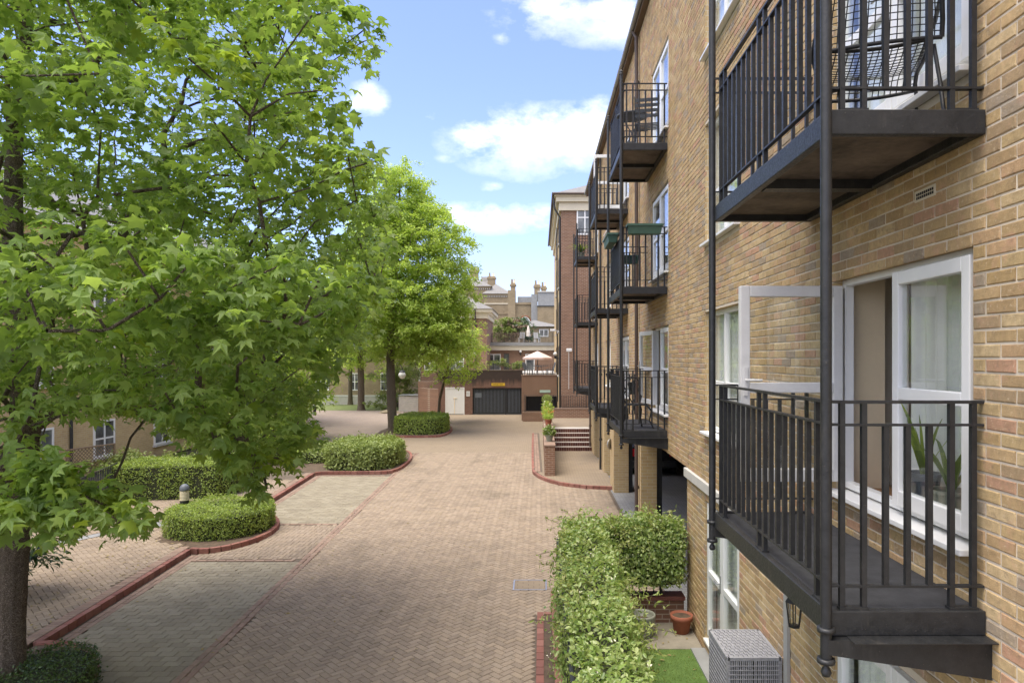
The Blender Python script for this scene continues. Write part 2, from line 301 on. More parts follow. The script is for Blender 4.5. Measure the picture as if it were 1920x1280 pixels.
M = dict(
 brick=brick_mat('yellow stock brick', YT, dirt=.24, spread=.5, streak=(1,1,.12), bump=.8, blush=(.52,.30,.20)),
 mortar=mat('lime mortar', (.60,.53,.42), .95, .18, 4, .3, 200),
 fbrick=flat_brick('yellow brickwork', (.54,.405,.21), (.465,.335,.17), (.54,.47,.35)),
 redwall=flat_brick('red brickwork', (.24,.13,.082), (.185,.10,.066), (.36,.29,.22), ms=.009),
 darkred=flat_brick('stained red brickwork', (.19,.10,.072), (.145,.078,.058), (.22,.175,.14), ms=.008, dirt=.45, algae=(2.0, 3.25)),
 oldbrick=flat_brick('old london brickwork', (.31,.245,.155), (.25,.195,.12), (.38,.31,.21), dirt=.45),
 cream=mat('cream render', (.62,.56,.43), .8, .07, 3),
 stone=mat('pale stone band', (.52,.50,.46), .8, .14, 3, .2),
 white=mat('white upvc', (.76,.76,.74), .35, .04, 3, spec=.5),
 offwhite=mat('greyish white upvc', (.58,.575,.555), .45, .08, 8),
 black=paint_mat(),
 deck=mat('dark bitumen deck', (.045,.046,.05), .85, .35, 9, .6, 120),
 soffit=mat('stained timber soffit', (.07,.054,.043), .85, .6, 2.6, .1, col2=(.22,.17,.13)),
 glass=glass_mat('window glass'),
 room=mat('cream room wall', (.78,.70,.56), .9, .05, 2),
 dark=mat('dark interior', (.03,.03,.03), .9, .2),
 net=mat('net curtain', (.75,.76,.72), .9, .08, 3),
 curtain=mat('beige curtain', (.66,.60,.52), .95, .1, 5),
 board=mat('tan board', (.80,.67,.47), .8, .05, 4),
 wood=mat('oak floor', (.36,.20,.09), .5, .25, 8, streak=True),
 slate=mat('grey slate', (.185,.178,.165), .7, .25, 6, .4, 25),
 lead=mat('lead grey', (.27,.275,.27), .5, .15, 4),
 red_kerb=brick_mat('red kerb brick', [(.27,.115,.088), (.245,.105,.08), (.29,.14,.108), (.22,.098,.078)], dirt=.35, spread=.2),
 paver=brick_mat('buff paver', [(.30,.238,.174), (.28,.222,.162), (.32,.257,.189), (.26,.206,.151), (.292,.23,.163), (.325,.257,.184)], dirt=.32, bump=.2, spread=.18, streak=(.55,.10,1)),
 grey_paver=brick_mat('grey green paver', [(.278,.246,.175), (.26,.228,.162), (.292,.26,.188), (.243,.212,.15)], dirt=.3, bump=.2, spread=.2),
 pink_paver=brick_mat('pink border paver', [(.285,.20,.148), (.265,.185,.138), (.30,.215,.16), (.245,.17,.128)], dirt=.3, bump=.2, spread=.18),
 joint=mat('dirty joint sand', (.12,.095,.07), .95, .3, 6),
 farpave=flat_brick('far paving', (.262,.21,.148), (.238,.19,.134), (.15,.118,.085), .2, .1, .006, top=True, bumps=.15, dirt=.18),
 greypave=flat_brick('carport paving', (.25,.25,.245), (.22,.22,.215), (.12,.12,.115), .2, .1, .006, top=True, bumps=.15, dirt=.4),
 roadpave=flat_brick('side road paving', (.33,.27,.225), (.30,.24,.20), (.2,.16,.13), .2, .1, .006, top=True, bumps=.1, dirt=.25),
 soil=mat('dark soil', (.085,.062,.042), .95, .4, 9, .8, 50, col2=(.15,.105,.07)),
 ground=mat('earth', (.13,.115,.085), .95, .3, 2),
 lawn=mat('artificial grass', (.085,.155,.03), .9, .25, 6, 1.0, 260, col2=(.12,.20,.045)),
 bark=bark_mat('grey brown bark', (.40,.33,.26), (.085,.065,.048)),
 bark2=bark_mat('pale bark', (.30,.25,.19), (.12,.095,.07)),
 leaf=leaf_mat('sweetgum leaf', (.145,.23,.055), (.21,.315,.078), (.32,.43,.13), .56, .38),
 leaf_young=leaf_mat('young sweetgum leaf', (.16,.24,.03), (.22,.31,.04), (.30,.38,.06), .45),
 leaf2=leaf_mat('fresh green leaf', (.25,.35,.075), (.34,.45,.10), (.46,.54,.16), .58, .5, .5),
 hedge=leaf_mat('box hedge leaf', (.13,.195,.035), (.22,.305,.052), (.37,.45,.09), .34, .45),
 hedge2=leaf_mat('olive hedge leaf', (.13,.18,.045), (.21,.27,.065), (.30,.35,.11), .28, .5),
 laurel=leaf_mat('dark shrub leaf', (.03,.065,.015), (.055,.10,.022), (.09,.15,.035), .2, .35),
 jasmine=leaf_mat('jasmine leaf', (.11,.18,.045), (.25,.35,.09), (.48,.53,.24), .38, .32, 5),
 jasmine_pale=leaf_mat('pale jasmine shoots', (.22,.29,.06), (.30,.36,.10), (.40,.40,.16), .35, .4),
 petal=mat('cream blossom', (.72,.68,.52), .8, .1),
 grass=leaf_mat('grass blade', (.10,.16,.03), (.16,.23,.045), (.24,.31,.08), .3, .5),
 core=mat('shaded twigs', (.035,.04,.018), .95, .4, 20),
 green_plastic=mat('green plastic planter', (.055,.115,.085), .45, .12, 6),
 terracotta=mat('terracotta', (.30,.105,.06), .75, .2, 8, .2),
 grey_pot=mat('sage grey glazed pot', (.24,.25,.20), .5, .2, 8),
 steel=mat('brushed steel', (.45,.46,.46), .35, .1, 8, metal=.8),
 grey_pipe=mat('grey trunking', (.34,.34,.33), .55, .12, 3, streak=True),
 brown_pipe=mat('brown downpipe', (.10,.075,.065), .5, .2, 4),
 rattan=mat('grey rattan', (.30,.30,.31), .7, .3, 30, .6, 160),
 cream_glass=mat('cream louvre', (.62,.55,.36), .5, .1, 5),
 yellow=mat('yellow sign', (.62,.40,.03), .5, .1, 5),
 ink=mat('black lettering', (.02,.02,.02), .6, .1),
 sign=mat('white sign', (.68,.68,.66), .5, .05),
 signgreen=mat('pale green sign', (.42,.55,.46), .5, .1),
 canvas=mat('pink parasol canvas', (.66,.50,.44), .85, .08, 3),
 canvas2=mat('cream parasol canvas', (.66,.60,.52), .85, .08, 3),
 slatgrey=mat('grey painted slats', (.12,.135,.155), .5, .15, 6),
 carpaint=mat('black car paint', (.012,.012,.014), .12, .1, 3, spec=.7),
 rubber=mat('tyre rubber', (.02,.02,.02), .85, .2),
 redlens=mat('red tail lens', (.42,.015,.02), .2, .1, spec=.7),
 flower=mat('orange red flowers', (.60,.13,.06), .8, .25, 20),
 trellis=mat('brown trellis wood', (.22,.155,.10), .8, .2, 8),
 rock=mat('mossy rock', (.24,.20,.13), .95, .35, 5, .8, 20),
 greywood=mat('weathered wall cap', (.45,.42,.37), .8, .15, 4),
)
# ================================================================== the yellow brick block on the right
WX = 2.33; EAVES = 11.75; YN, YF = -1.5, 31.0; SOF = 2.5; YC = 10.5      # wall plane, eaves, ends, carport soffit, start of the carport
STOREY = 2.61; FL = [0.27, 2.884, 5.494, 8.104]
block = thing('apartment_block', 'long yellow brick apartment block with black balconies along the right side', 'building', (WX, 10, 0))
def rel(o, parent):                     # parent while keeping world coordinates
    o.parent = parent; o.location = Vector(o.location) - parent.location; return o
OPEN = []                               # y0, y1, z0, z1, kind
for i, f in enumerate(FL):
    OPEN.append((3.58, 5.29, f+.25 if i else .25, f+1.93, 'near%d' % i))
    OPEN.append((7.77, 9.36, (f+.26) if i else .25, f+1.96, 'side%d' % i))
    if i:
        OPEN.append((12.02, 13.80, f+.25, f+1.93, 'mid%d' % i))
        OPEN.append((17.30, 19.05, f+.25, f+1.93, 'third%d' % i))
        OPEN.append((21.70, 23.30, f+.35, f+1.93, 'plain%d' % i))
        OPEN.append((26.30, 28.00, f+.25, f+1.93, 'fourth%d' % i))
def base_z(y): return 0.0 if y < YC else SOF
# --- mortar bed with the openings cut out
ys = sorted({YN, YC, YF} | {o[0] for o in OPEN} | {o[1] for o in OPEN}); zs = sorted({0.0, SOF, EAVES} | {o[2] for o in OPEN} | {o[3] for o in OPEN})
mb = MB(); XM = WX + .0055
for y0, y1 in zip(ys, ys[1:]):
    for z0, z1 in zip(zs, zs[1:]):
        ym, zm = (y0+y1)/2, (z0+z1)/2
        if zm < base_z(ym) or any(o[0] < ym < o[1] and o[2] < zm < o[3] for o in OPEN): continue
        mb.quad((XM,y1,z0), (XM,y0,z0), (XM,y0,z1), (XM,y1,z1))
rel(mb.build('mortar_bed', M['mortar']), block)
mb = MB()                               # reveals and the returns at the carport
for y0, y1, z0, z1, k in OPEN:
    rv = MB()
    for a, b in (((y0,z0),(y1,z0)), ((y1,z0),(y1,z1)), ((y1,z1),(y0,z1)), ((y0,z1),(y0,z0))):
        rv.quad((WX+.001,a[0],a[1]), (WX+.001,b[0],b[1]), (WX+.16,b[0],b[1]), (WX+.16,a[0],a[1]))
    rel(rv.build('reveal', M['fbrick']), block)
mb.quad((WX+.001,YC,0), (WX+.32,YC,0), (WX+.32,YC,SOF), (WX+.001,YC,SOF))
rel(mb.build('wall_return', M['fbrick']), block)
rel(MB().quad((WX+.001,YF,SOF), (9,YF,SOF), (9,YF,EAVES), (WX+.001,YF,EAVES)).build('end_wall', M['fbrick']), block)
# --- bricks
BL, BH, JT = .225, .075, .012
full = MB(); hx, hy, hz = .014, (BL-JT)/2, (BH-JT)/2
def brick_geo(mb, x, y0, y1, z0, z1, j=.0024):
    r = lambda: random.uniform(-j, j)
    p = x + random.uniform(-.003, .0015); c = .004
    vs = [(x+.02,y0,z0),(x+.02,y1,z0),(x+.02,y1,z1),(x+.02,y0,z1),
          (p+c,y0+r(),z0+r()),(p+c,y1+r(),z0+r()),(p+c,y1+r(),z1+r()),(p+c,y0+r(),z1+r()),
          (p,y0+c+r(),z0+c+r()),(p,y1-c+r(),z0+c+r()),(p,y1-c+r(),z1-c+r()),(p,y0+c+r(),z1-c+r())]
    mb.add(vs, [(8,9,10,11)] + [f for i in range(4) for f in ((i,(i+1)%4,4+(i+1)%4,4+i), (4+i,4+(i+1)%4,8+(i+1)%4,8+i))])
cand = []; loose = MB()
nrow = int((EAVES-.02)/BH)
for r in range(nrow):
    z0 = r*BH + .004; z1 = z0 + BH - JT; zm = (z0+z1)/2
    ystart = 2.7 if zm > 1.5 and zm < 7 else 3.2
    n0 = int(ystart/BL)
    for n in range(n0, int(YF/BL)+1):
        a = n*BL + (BL/2 if r % 2 else 0); b = a + BL - JT
        segs = [(a, b)]
        lim0, lim1 = ystart, (YC if zm < SOF else YF)
        cut = [(o[0], o[1]) for o in OPEN if o[2]-.02 < zm < o[3]+.02] + [(-9, lim0), (lim1, 99)]
        for c0, c1 in cut:
            ns = []
            for s0, s1 in segs:
                if c1 <= s0 or c0 >= s1: ns.append((s0, s1)); continue
                if c0 - s0 > .03: ns.append((s0, c0))
                if s1 - c1 > .03: ns.append((c1, s1))
            segs = ns
        for s0, s1 in segs:
            if s1 - s0 > BL-JT-.001 and s0 > 2.95:
                u, v = pix((WX, (s0+s1)/2, zm))
                if 1300 < u < 1930 and -20 < v < 1290: cand.append((-(1/s0), s0, s1, z0, z1)); continue
            brick_geo(loose, WX, s0, s1, z0, z1)
cand.sort()
tmpl = []
for k in range(6):
    t = MB(); brick_geo(t, 0, -hy, hy, -hz, hz, .003); me = bpy.data.meshes.new('brick'); me.from_pydata(t.v, [], t.f); me.materials.append(M['brick']); tmpl.append(me)
for i, (_, s0, s1, z0, z1) in enumerate(cand):
    if i < 300: inst('brick', random.choice(tmpl), block, (random.uniform(-.002, .001), (s0+s1)/2-10, (z0+z1)/2))
    else: brick_geo(loose, WX, s0, s1, z0, z1)
tag(rel(loose.build('brickwork', M['brick']), block), kind='stuff')
# --- body of the block, carport ceiling, roof edge
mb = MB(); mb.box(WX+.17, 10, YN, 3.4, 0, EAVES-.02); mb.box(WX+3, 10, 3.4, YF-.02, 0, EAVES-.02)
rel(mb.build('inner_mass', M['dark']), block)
mb = MB(); mb.box(WX+.30, 9.5, YC+.005, YF-.03, SOF, SOF+.2); rel(mb.build('carport_ceiling', M['cream']), block)
mb = MB(); mb.box(WX+.02, WX+.3, YC+.004, YF-.03, SOF-.002, SOF+.1); rel(mb.build('lintel_beam', M['soffit']), block)
mb = MB(); mb.box(WX+5.2, WX+5.4, YC, YF, 0, SOF); mb.box(WX+.33, WX+5.2, YC-.2, YC-.01, 0, SOF); rel(mb.build('carport_wall', M['darkred']), block)
mb = MB(); mb.box(WX-.10, 10, YN, YF+.15, EAVES, EAVES+.12); mb.box(WX-.13, WX-.10, YN, YF+.18, EAVES-.02, EAVES+.17)
rel(mb.build('roof_edge', mat('brown fascia', (.14,.095,.06), .6, .2)), block)
mb = MB(); mb.tube([(WX-.18, YN, EAVES+.09), (WX-.18, YF+.1, EAVES+.09)], .055, 8); rel(mb.build('gutter', M['lead'], smooth=True), block)
mb = MB(); mb.box(WX-.045, WX+.02, 5.0, YC+.05, 2.335, 2.475); rel(mb.build('stone_band', M['stone'], bevel=.008), block)
mb = MB(); mb.box(WX-.002, WX+.004, 10.425, 10.433, SOF, EAVES); rel(mb.build('movement_joint', M['joint']), block)
# soldier course over the ground floor door
sol = MB()
for k in range(24):
    y = 7.70 + k*.0735; brick_geo(sol, WX-.004, y, y+.063, 2.215, 2.325)
tag(rel(sol.build('soldier_course', M['brick']), block), kind='stuff')
# air bricks
for (y, z) in ((4.02, 5.19), (4.55, 8.0)):
    mb = MB()
    mb.box(WX-.006, WX+.01, y-.107, y+.107, z-.034, z+.034); o = rel(mb.build('air_vent', M['cream']), block)
    mb = MB()
    for i in range(9):
        for j in range(2): mb.box(-.009, -.005, -.09+i*.0205, -.078+i*.0205, -.02+j*.022, -.004+j*.022)
    mb.build('vent_hole', M['ink'], o).location = (WX, y, z)
# downpipes
for y, m in ((15.5, M['brown_pipe']), (24.6, M['black']), (29.6, M['brown_pipe'])):
    mb = MB(); mb.tube([(WX-.07, y, 0), (WX-.07, y, EAVES-.1), (WX-.16, y, EAVES+.05)], .042, 10)
    for z in (1.2, 3.6, 5.8, 8.4, 10.6): mb.tube([(WX-.07,y,z-.04), (WX-.07,y,z+.04)], .055, 10); mb.box(WX-.06, WX, y-.02, y+.02, z-.02, z+.02)
    rel(mb.build('downpipe', m, smooth=True), block)
mb = MB(); mb.box(WX-.035, WX, 6.18, 6.27, .1, 2.05); rel(mb.build('cable_trunking', M['grey_pipe'], bevel=.004), block)
# pillars of the carport
for y0, y1, w in ((15.25, 15.75, .36), (20.8, 21.9, .46), (23.9, 26.0, .46), (28.2, YF, .46)):
    mb = MB(); mb.box(WX, WX+w, y0, y1, 0, SOF); p = rel(mb.build('pillar', M['fbrick']), block)
    mb = MB(); mb.box(WX+w, WX+w+.14, y0+.1, y0+.3, 0, SOF-.01); o = mb.build('steel_column', M['black'], p)
# --- windows and doors
def frame_rect(mb, y0, y1, z0, z1, x0, x1, w, wb=None):
    wb = wb or w
    mb.box(x0, x1, y0, y0+w, z0, z1); mb.box(x0, x1, y1-w, y1, z0, z1)
    mb.box(x0, x1, y0+w, y1-w, z1-w, z1); mb.box(x0, x1, y0+w, y1-w, z0, z0+wb)
def pane(par, y0, y1, z0, z1, x):
    mb = MB(); mb.box(x-.004, x+.004, y0, y1, z0, z1); return mb.build('pane', M['glass'], par)
def room(y0, y1, z0, z1, m=None, curtain=True, depth=1.6):
    x0, x1 = WX+.16, WX+depth; mb = MB(); e = .25; zt = z1+.3; zb = z0-.02
    mb.quad((x1,y0-e,zb),(x1,y1+e,zb),(x1,y1+e,zt),(x1,y0-e,zt)); mb.quad((x0,y0-e,zb),(x1,y0-e,zb),(x1,y0-e,zt),(x0,y0-e,zt))
    mb.quad((x0,y1+e,zb),(x0,y1+e,zt),(x1,y1+e,zt),(x1,y1+e,zb)); mb.quad((x0,y0-e,zt),(x1,y0-e,zt),(x1,y1+e,zt),(x0,y1+e,zt))
    mb.quad((x0,y0-e,zb),(x0,y1+e,zb),(x1,y1+e,zb),(x1,y0-e,zb))
    rel(mb.build('room_interior', m or M['room']), block)
def net(y0, y1, z0, z1, x=WX+.168, m=None, amp=.010, name='net_curtain'):
    mb = MB(); n = max(8, int((y1-y0)/.025)); pts = [(x+amp*math.sin(i*1.9)+amp*.6*math.sin(i*.73), y0+(y1-y0)*i/n) for i in range(n+1)]
    for (xa, ya), (xb, yb) in zip(pts, pts[1:]): mb.quad((xa,ya,z0), (xb,yb,z0), (xb,yb,z1), (xa,ya,z1))
    return rel(mb.build(name, m or M['net'], smooth=True), block)
def sill(par, y0, y1, z, deep=.06):
    mb = MB(); mb.box(WX-deep, WX+.12, y0-.0, y1+.0, z, z+.035); return mb.build('sill', M['white'], par, bevel=.005)
def leaf_obj(name, par, loc, rz, w, h, mid=.5, handle=True, m=None, vent=False):
    """a glazed door leaf, hinge on its local z axis, running along local +x"""
    m = m or M['white']
    mb = MB(); t = .032
    def bx(x0, x1, z0, z1): mb.box(x0, x1, -t, t, z0, z1)
    s = .075; bx(0, s, 0, h); bx(w-s, w, 0, h); bx(s, w-s, h-.085, h); bx(s, w-s, 0, .10); bx(s, w-s, h*mid-.04, h*mid+.04)
    o = mb.build(name, m, par, bevel=.006); o.location = loc; o.rotation_euler.z = rz
    for a, b in ((.10, h*mid-.04), (h*mid+.04, h-.085)):
        q = MB(); q.box(s-.002, w-s+.002, -.005, .005, a, b); q.build('pane', M['glass'], o)
    if handle:
        q = MB()
        for sgn in (-1, 1):
            q.box(w-.052, w-.024, min(sgn*t, sgn*(t+.012)), max(sgn*t, sgn*(t+.012)), h*mid-.06, h*mid+.16)
            q.tube([(w-.038, sgn*(t+.01), h*mid+.06), (w-.038, sgn*(t+.05), h*mid+.06), (w-.15, sgn*(t+.055), h*mid+.06)], .009, 8)
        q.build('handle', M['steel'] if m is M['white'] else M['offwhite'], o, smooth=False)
    if vent:
        q = MB(); q.box(w*.25, w*.78, -t-.018, -t, h-.055, h-.03); q.build('trickle_vent', M['offwhite'], o, bevel=.004)
    return o
for y0, y1, z0, z1, k in OPEN:
    kind, lv = k[:-1], int(k[-1])
    xf0, xf1 = WX+.075, WX+.145
    mb = MB()
    if kind in ('near', 'mid', 'third', 'fourth') or k == 'side0':
        zb = z0 + .05; frame_rect(mb, y0, y1, zb, z1, xf0, xf1, .05)
        win = rel(mb.build('french_window', M['white'], bevel=.005), block)
        ox = (xf0+xf1)/2 - WX
        w = (y1-y0-.1)/2; h = z1-zb-.1; lz = zb + .05
        sl = sill(win, y0, y1, z0, .075 if lv else .03)
        def put(name, hinge_y, rz, mm=None, vent=False, handle=True):
            o = leaf_obj(name, win, (xf0-.03, hinge_y, lz), rz, w-.004, h, .48, handle, mm, vent); return o
        near_leaf = lambda rz=math.pi/2, **kw: put('door_leaf', y0+.05, rz, **kw)        # hinge on the jamb nearer the eye
        far_leaf = lambda rz=-math.pi/2, **kw: put('door_leaf', y1-.05, rz, **kw)
        near_leaf(handle=False, vent=(kind == 'near'))
        opened = {'near1': R(180), 'mid1': R(101), 'third3': R(180), 'near2': R(-90), 'side0': R(-90)}
        far_leaf(opened.get(k, -math.pi/2), **({'mm': M['offwhite']} if k == 'near1' else {}))  # the open near leaf is greyer than the other leaves
        # sub-parts stay in world coordinates
        room(y0, y1, z0, z1)
        if k == 'near1': pass
        elif kind == 'near' or lv != 2: net(y0+.05, y1-.05 if k != 'mid1' else (y0+y1)/2, z0, z1)
    else:
        frame_rect(mb, y0, y1, z0+.05, z1, xf0, xf1, .06)
        ym = y0 + (y1-y0)*.55; zt = z0 + (z1-z0)*.42
        mb.box(xf0, xf1, ym-.035, ym+.035, z0+.11, z1-.06); mb.box(xf0+.004, xf1-.004, y0+.06, ym-.035, zt-.03, zt+.03); mb.box(xf0+.004, xf1-.004, ym+.035, y1-.06, zt-.03, zt+.03)
        win = rel(mb.build('window', M['white'], bevel=.005), block)
        sill(win, y0-.03, y1+.03, z0, .075)
        for a, b in ((y0+.055, ym-.03), (ym+.03, y1-.055)):
            for c, d in ((z0+.1, zt-.025), (zt+.025, z1-.055)): pane(win, a, b, c, d, WX+.105)
        room(y0, y1, z0, z1); net(y0+.05, y1-.05, z0, z1)
# details behind the near open door
rel(MB().box(2.50, 2.78, 5.36, 5.40, 3.14, 4.86).build('tan_board', M['board']), block)
rel(MB().box(2.5, 3.9, 3.35, 5.5, 3.1, 3.155).build('oak_floor', M['wood']), block)
cu = MB(); n = 26; pts = [(2.84+.30*i/n, 5.30+.03*math.sin(i*1.5)) for i in range(n+1)]
for (xa, ya), (xb, yb) in zip(pts, pts[1:]): cu.quad((xa,ya,3.17), (xb,yb,3.17), (xb,yb,4.84), (xa,ya,4.84))
rel(cu.build('beige_curtain', M['curtain'], smooth=True), block)
net(3.6, 4.95, 3.18, 4.84, WX+.42, amp=.018)
# ================================================================== balconies
BD, BLEN = .83, 2.25
def mesh_of(mb, m, name='part', smooth=False):
    me = bpy.data.meshes.new(name); me.from_pydata(mb.v, [], mb.f); me.materials.append(m)
    if smooth: me.polygons.foreach_set('use_smooth', [True]*len(me.polygons))
    return me
bw = .0135
ME = dict(
 short=mesh_of(MB().box(-bw,bw,-bw,bw,.125,.965), M['black'], 'baluster'),
 tall=mesh_of(MB().box(-bw,bw,-bw,bw,.0,1.085), M['black'], 'baluster'),
 foot=mesh_of(MB().box(-.075,.075,-.022,.022,0,.012), M['black'], 'base_plate'))
def rails(mb, z, h, D=BD, L=BLEN):
    i = .035; c = .05        # set in from the corner posts, corners bent round
    pts = [(0,i), (-D+i+c,i), (-D+i,i+c), (-D+i,L-i-c), (-D+i+c,L-i), (0,L-i)]
    for a, b in zip(pts, pts[1:]): mb.bar((*a, z), (*b, z), .032, h)
    for y in (i, L-i): mb.bar((-D+.0, y, z), (-D+i+c, y, z), .02, h*.8)
def balcony(label, y, z, bracket, top, seg=STOREY, loc_x=WX):
    t = thing('balcony', label, 'balcony', (loc_x, y, z), 0, 'black steel balconies on the brick block')
    D, L = BD, BLEN
    MB().box(-D+.05, -.006, .05, L-.05, -.035, -.004).build('deck', M['deck'], t)
    e = MB()
    e.box(-D, -.004, 0, .05, -.13, .0); e.box(-D, -.004, L-.05, L, -.13, 0); e.box(-D, -D+.05, .05, L-.05, -.13, 0); e.box(-.06, -.004, .05, L-.05, -.13, -.04)
    e.build('edge_beam', M['black'], t, bevel=.006)
    MB().box(-D+.05, -.06, L*.5-.05, L*.5+.05, -.14, -.05).build('joist', M['black'], t)
    for a, b in ((.05, L*.5-.05), (L*.5+.05, L-.05)): MB().box(-D+.05, -.06, a, b, -.075, -.037).build('soffit_board', M['soffit'], t)
    for zz, hh, nm in ((1.085, .016, 'handrail'), (.965, .012, 'middle_rail'), (.12, .012, 'bottom_rail')):
        m = MB(); rails(m, zz, hh); m.build(nm, M['black'], t)
    # end bars: pairs at both ends run to the floor and to the handrail
    ne = 7
    for yy in (.035, L-.035):
        for k in range(ne):
            x = -.05 - k*(D-.14)/(ne-1)
            inst('baluster', ME['tall' if k in (0,1,ne-2,ne-1) else 'short'], t, (x, yy, 0))
        for x in (-.05-.5*(D-.14)/6, -.05-5.5*(D-.14)/6): inst('base_plate', ME['foot'], t, (x, yy, 0))
    nf = 18
    for k in range(nf):
        yy = .09 + k*(L-.18)/(nf-1)
        inst('baluster', ME['tall' if k in (0,1,8,9,nf-2,nf-1) else 'short'], t, (-D+.035, yy, 0))
    for q in (.5, 8.5, nf-1.5): inst('base_plate', ME['foot'], t, (-D+.035, .09+q*(L-.18)/(nf-1), 0), math.pi/2)
    r = .029
    for yy in (-.012, L+.012):
        p = MB(); z0 = -.26 if bracket else -.02; z1 = 1.22 if top else seg-.02; x = -D-.012
        p.tube([(x,yy,z0), (x,yy,z1)], r, 14)
        if bracket:
            p.lathe([(.001,-.075),(.02,-.07),(.028,-.05),(.02,-.03),(.012,-.02),(.012,0)], (x,yy,z0), 12)
            for zc in (z0+.01, z0+.17): p.lathe([(r,-.012),(.044,-.012),(.046,0),(.044,.012),(r,.012)], (x,yy,zc), 14)
        if top: p.lathe([(r,0),(.04,.006),(.04,.02),(.02,.03),(.03,.05),(.03,.075),(.012,.095),(.001,.1)], (x,yy,z1), 12)
        p.build('post', M['black'], t, smooth=True)
        if bracket:
            b = MB(); s = 1 if yy < 0 else -1
            ya, yb = (yy-.03, yy+.03) if yy < 0 else (yy-.03, yy+.03)
            prof = [(-D-.01, -.21), (-D-.01, -.135), (.0, -.135), (.0, -.34)]
            b.add([(px_, ya, pz) for px_, pz in prof] + [(px_, yb, pz) for px_, pz in prof], [(0,1,2,3),(7,6,5,4)] + [(i,4+i,4+(i+1)%4,(i+1)%4) for i in range(4)])
            b.box(-D+.1, .0, ya-.05 if yy < 0 else ya, yb if yy < 0 else yb+.05, -.1345, -.1295)
            b.build('bracket', M['black'], t)
    return t
cols = [('nearest', 3.47, (1, 2, 3)), ('second', 12.1, (1, 2, 3)), ('third', 17.45, (1, 2, 3)), ('fourth', 26.4, (1, 2, 3))]
BLAB = {('nearest',1): 'black balcony right in front, below the open white glazed door', ('nearest',2): 'black balcony at top right carrying the wire mesh chair',
 ('nearest',3): 'topmost balcony of the nearest column, mostly above the picture',
 ('second',1): 'lowest balcony of second column, with an ornate iron chair', ('second',2): 'middle balcony of second column, hung with green planter boxes',
 ('second',3): 'top balcony of second column, with round table and slatted chair', ('third',1): 'lowest balcony of third column, with dark hanging basket',
 ('third',2): 'middle balcony of third column, half behind the planter balcony', ('third',3): 'top balcony of third column, in front of an open white door',
 ('fourth',1): 'lowest balcony of farthest column, just before the red brick block', ('fourth',2): 'middle balcony of farthest column, empty, before the red brick block',
 ('fourth',3): 'top balcony of farthest column, with grassy plant hanging over'}
BAL = {}
for nm, y, lv in cols:
    for l in lv:
        if nm == 'nearest' and l == 3: continue
        BAL[nm, l] = balcony(BLAB[nm, l], y, FL[l] + (.12 if nm == 'fourth' else 0), l == 1, l == 3)
# ------------------------------------------------------------------ things on the balconies
def wire_chair(loc, rz):
    t = thing('wire_chair', 'black wire mesh chair standing on the top right balcony', 'chair', loc, rz)
    w, d, sh, bh = .27, .25, .43, .52
    def seatp(u, v): return Vector((u*w*(1-.05*v), -d+v*2*d, sh+.03*(v-.5)**2*4-.02*(1-u*u)+(-.10*max(0,.18-v)/.18)))
    def backp(u, v): return Vector((u*(w+.03-.10*v*v), d+.02+.16*v+.03*(1-u*u), sh+.02+v*bh+(.035*(1-u*u)*v)))
    for nm, fn, nu, nv in (('seat_mesh', seatp, 17, 15), ('back_mesh', backp, 17, 17)):
        m = MB()
        for i in range(nu):
            u = -1+2*i/(nu-1); m.tube([fn(u, j/8) for j in range(9)], .0032, 4, False)
        for j in range(nv):
            v = j/(nv-1); m.tube([fn(-1+2*i/8, v) for i in range(9)], .0032, 4, False)
        m.build(nm, M['black'], t)
    m = MB()
    m.tube([backp(-1,0)] + [backp(-1,k/6) for k in range(1,7)] + [backp(-1+2*k/8,1) for k in range(1,8)] + [backp(1,1-k/6) for k in range(7)], .013, 8)
    m.tube([backp(-1+2*k/8, .0) for k in range(9)], .012, 8)
    m.build('back_frame', M['black'], t, smooth=True)
    m = MB(); m.tube([seatp(-1,k/6) for k in range(7)], .012, 8); m.tube([seatp(1,k/6) for k in range(7)], .012, 8); m.tube([seatp(-1+2*k/8,0) for k in range(9)], .012, 8); m.tube([seatp(-1+2*k/8,1) for k in range(9)], .012, 8)
    m.build('seat_frame', M['black'], t, smooth=True)
    for sx in (-1, 1):
        m = MB(); m.tube([(sx*w, -d+.03, sh-.01), (sx*(w+.02), -d-.01, .2), (sx*(w+.025), -d-.05, .0)], .011, 8); m.build('leg', M['black'], t, smooth=True)
        m = MB(); m.tube([(sx*w, d-.02, sh), (sx*(w+.02), d+.03, .2), (sx*(w+.02), d+.11, .0)], .011, 8); m.build('leg', M['black'], t, smooth=True)
        m = MB(); m.tube([backp(sx,.4), Vector((sx*(w+.05),.02,sh+.21)), Vector((sx*(w+.05),-d+.06,sh+.19)), Vector((sx*w,-d+.04,sh))], .012, 8); m.build('arm', M['black'], t, smooth=True)
    return t
wire_chair((1.985, 3.97, FL[2]-.003), R(162))
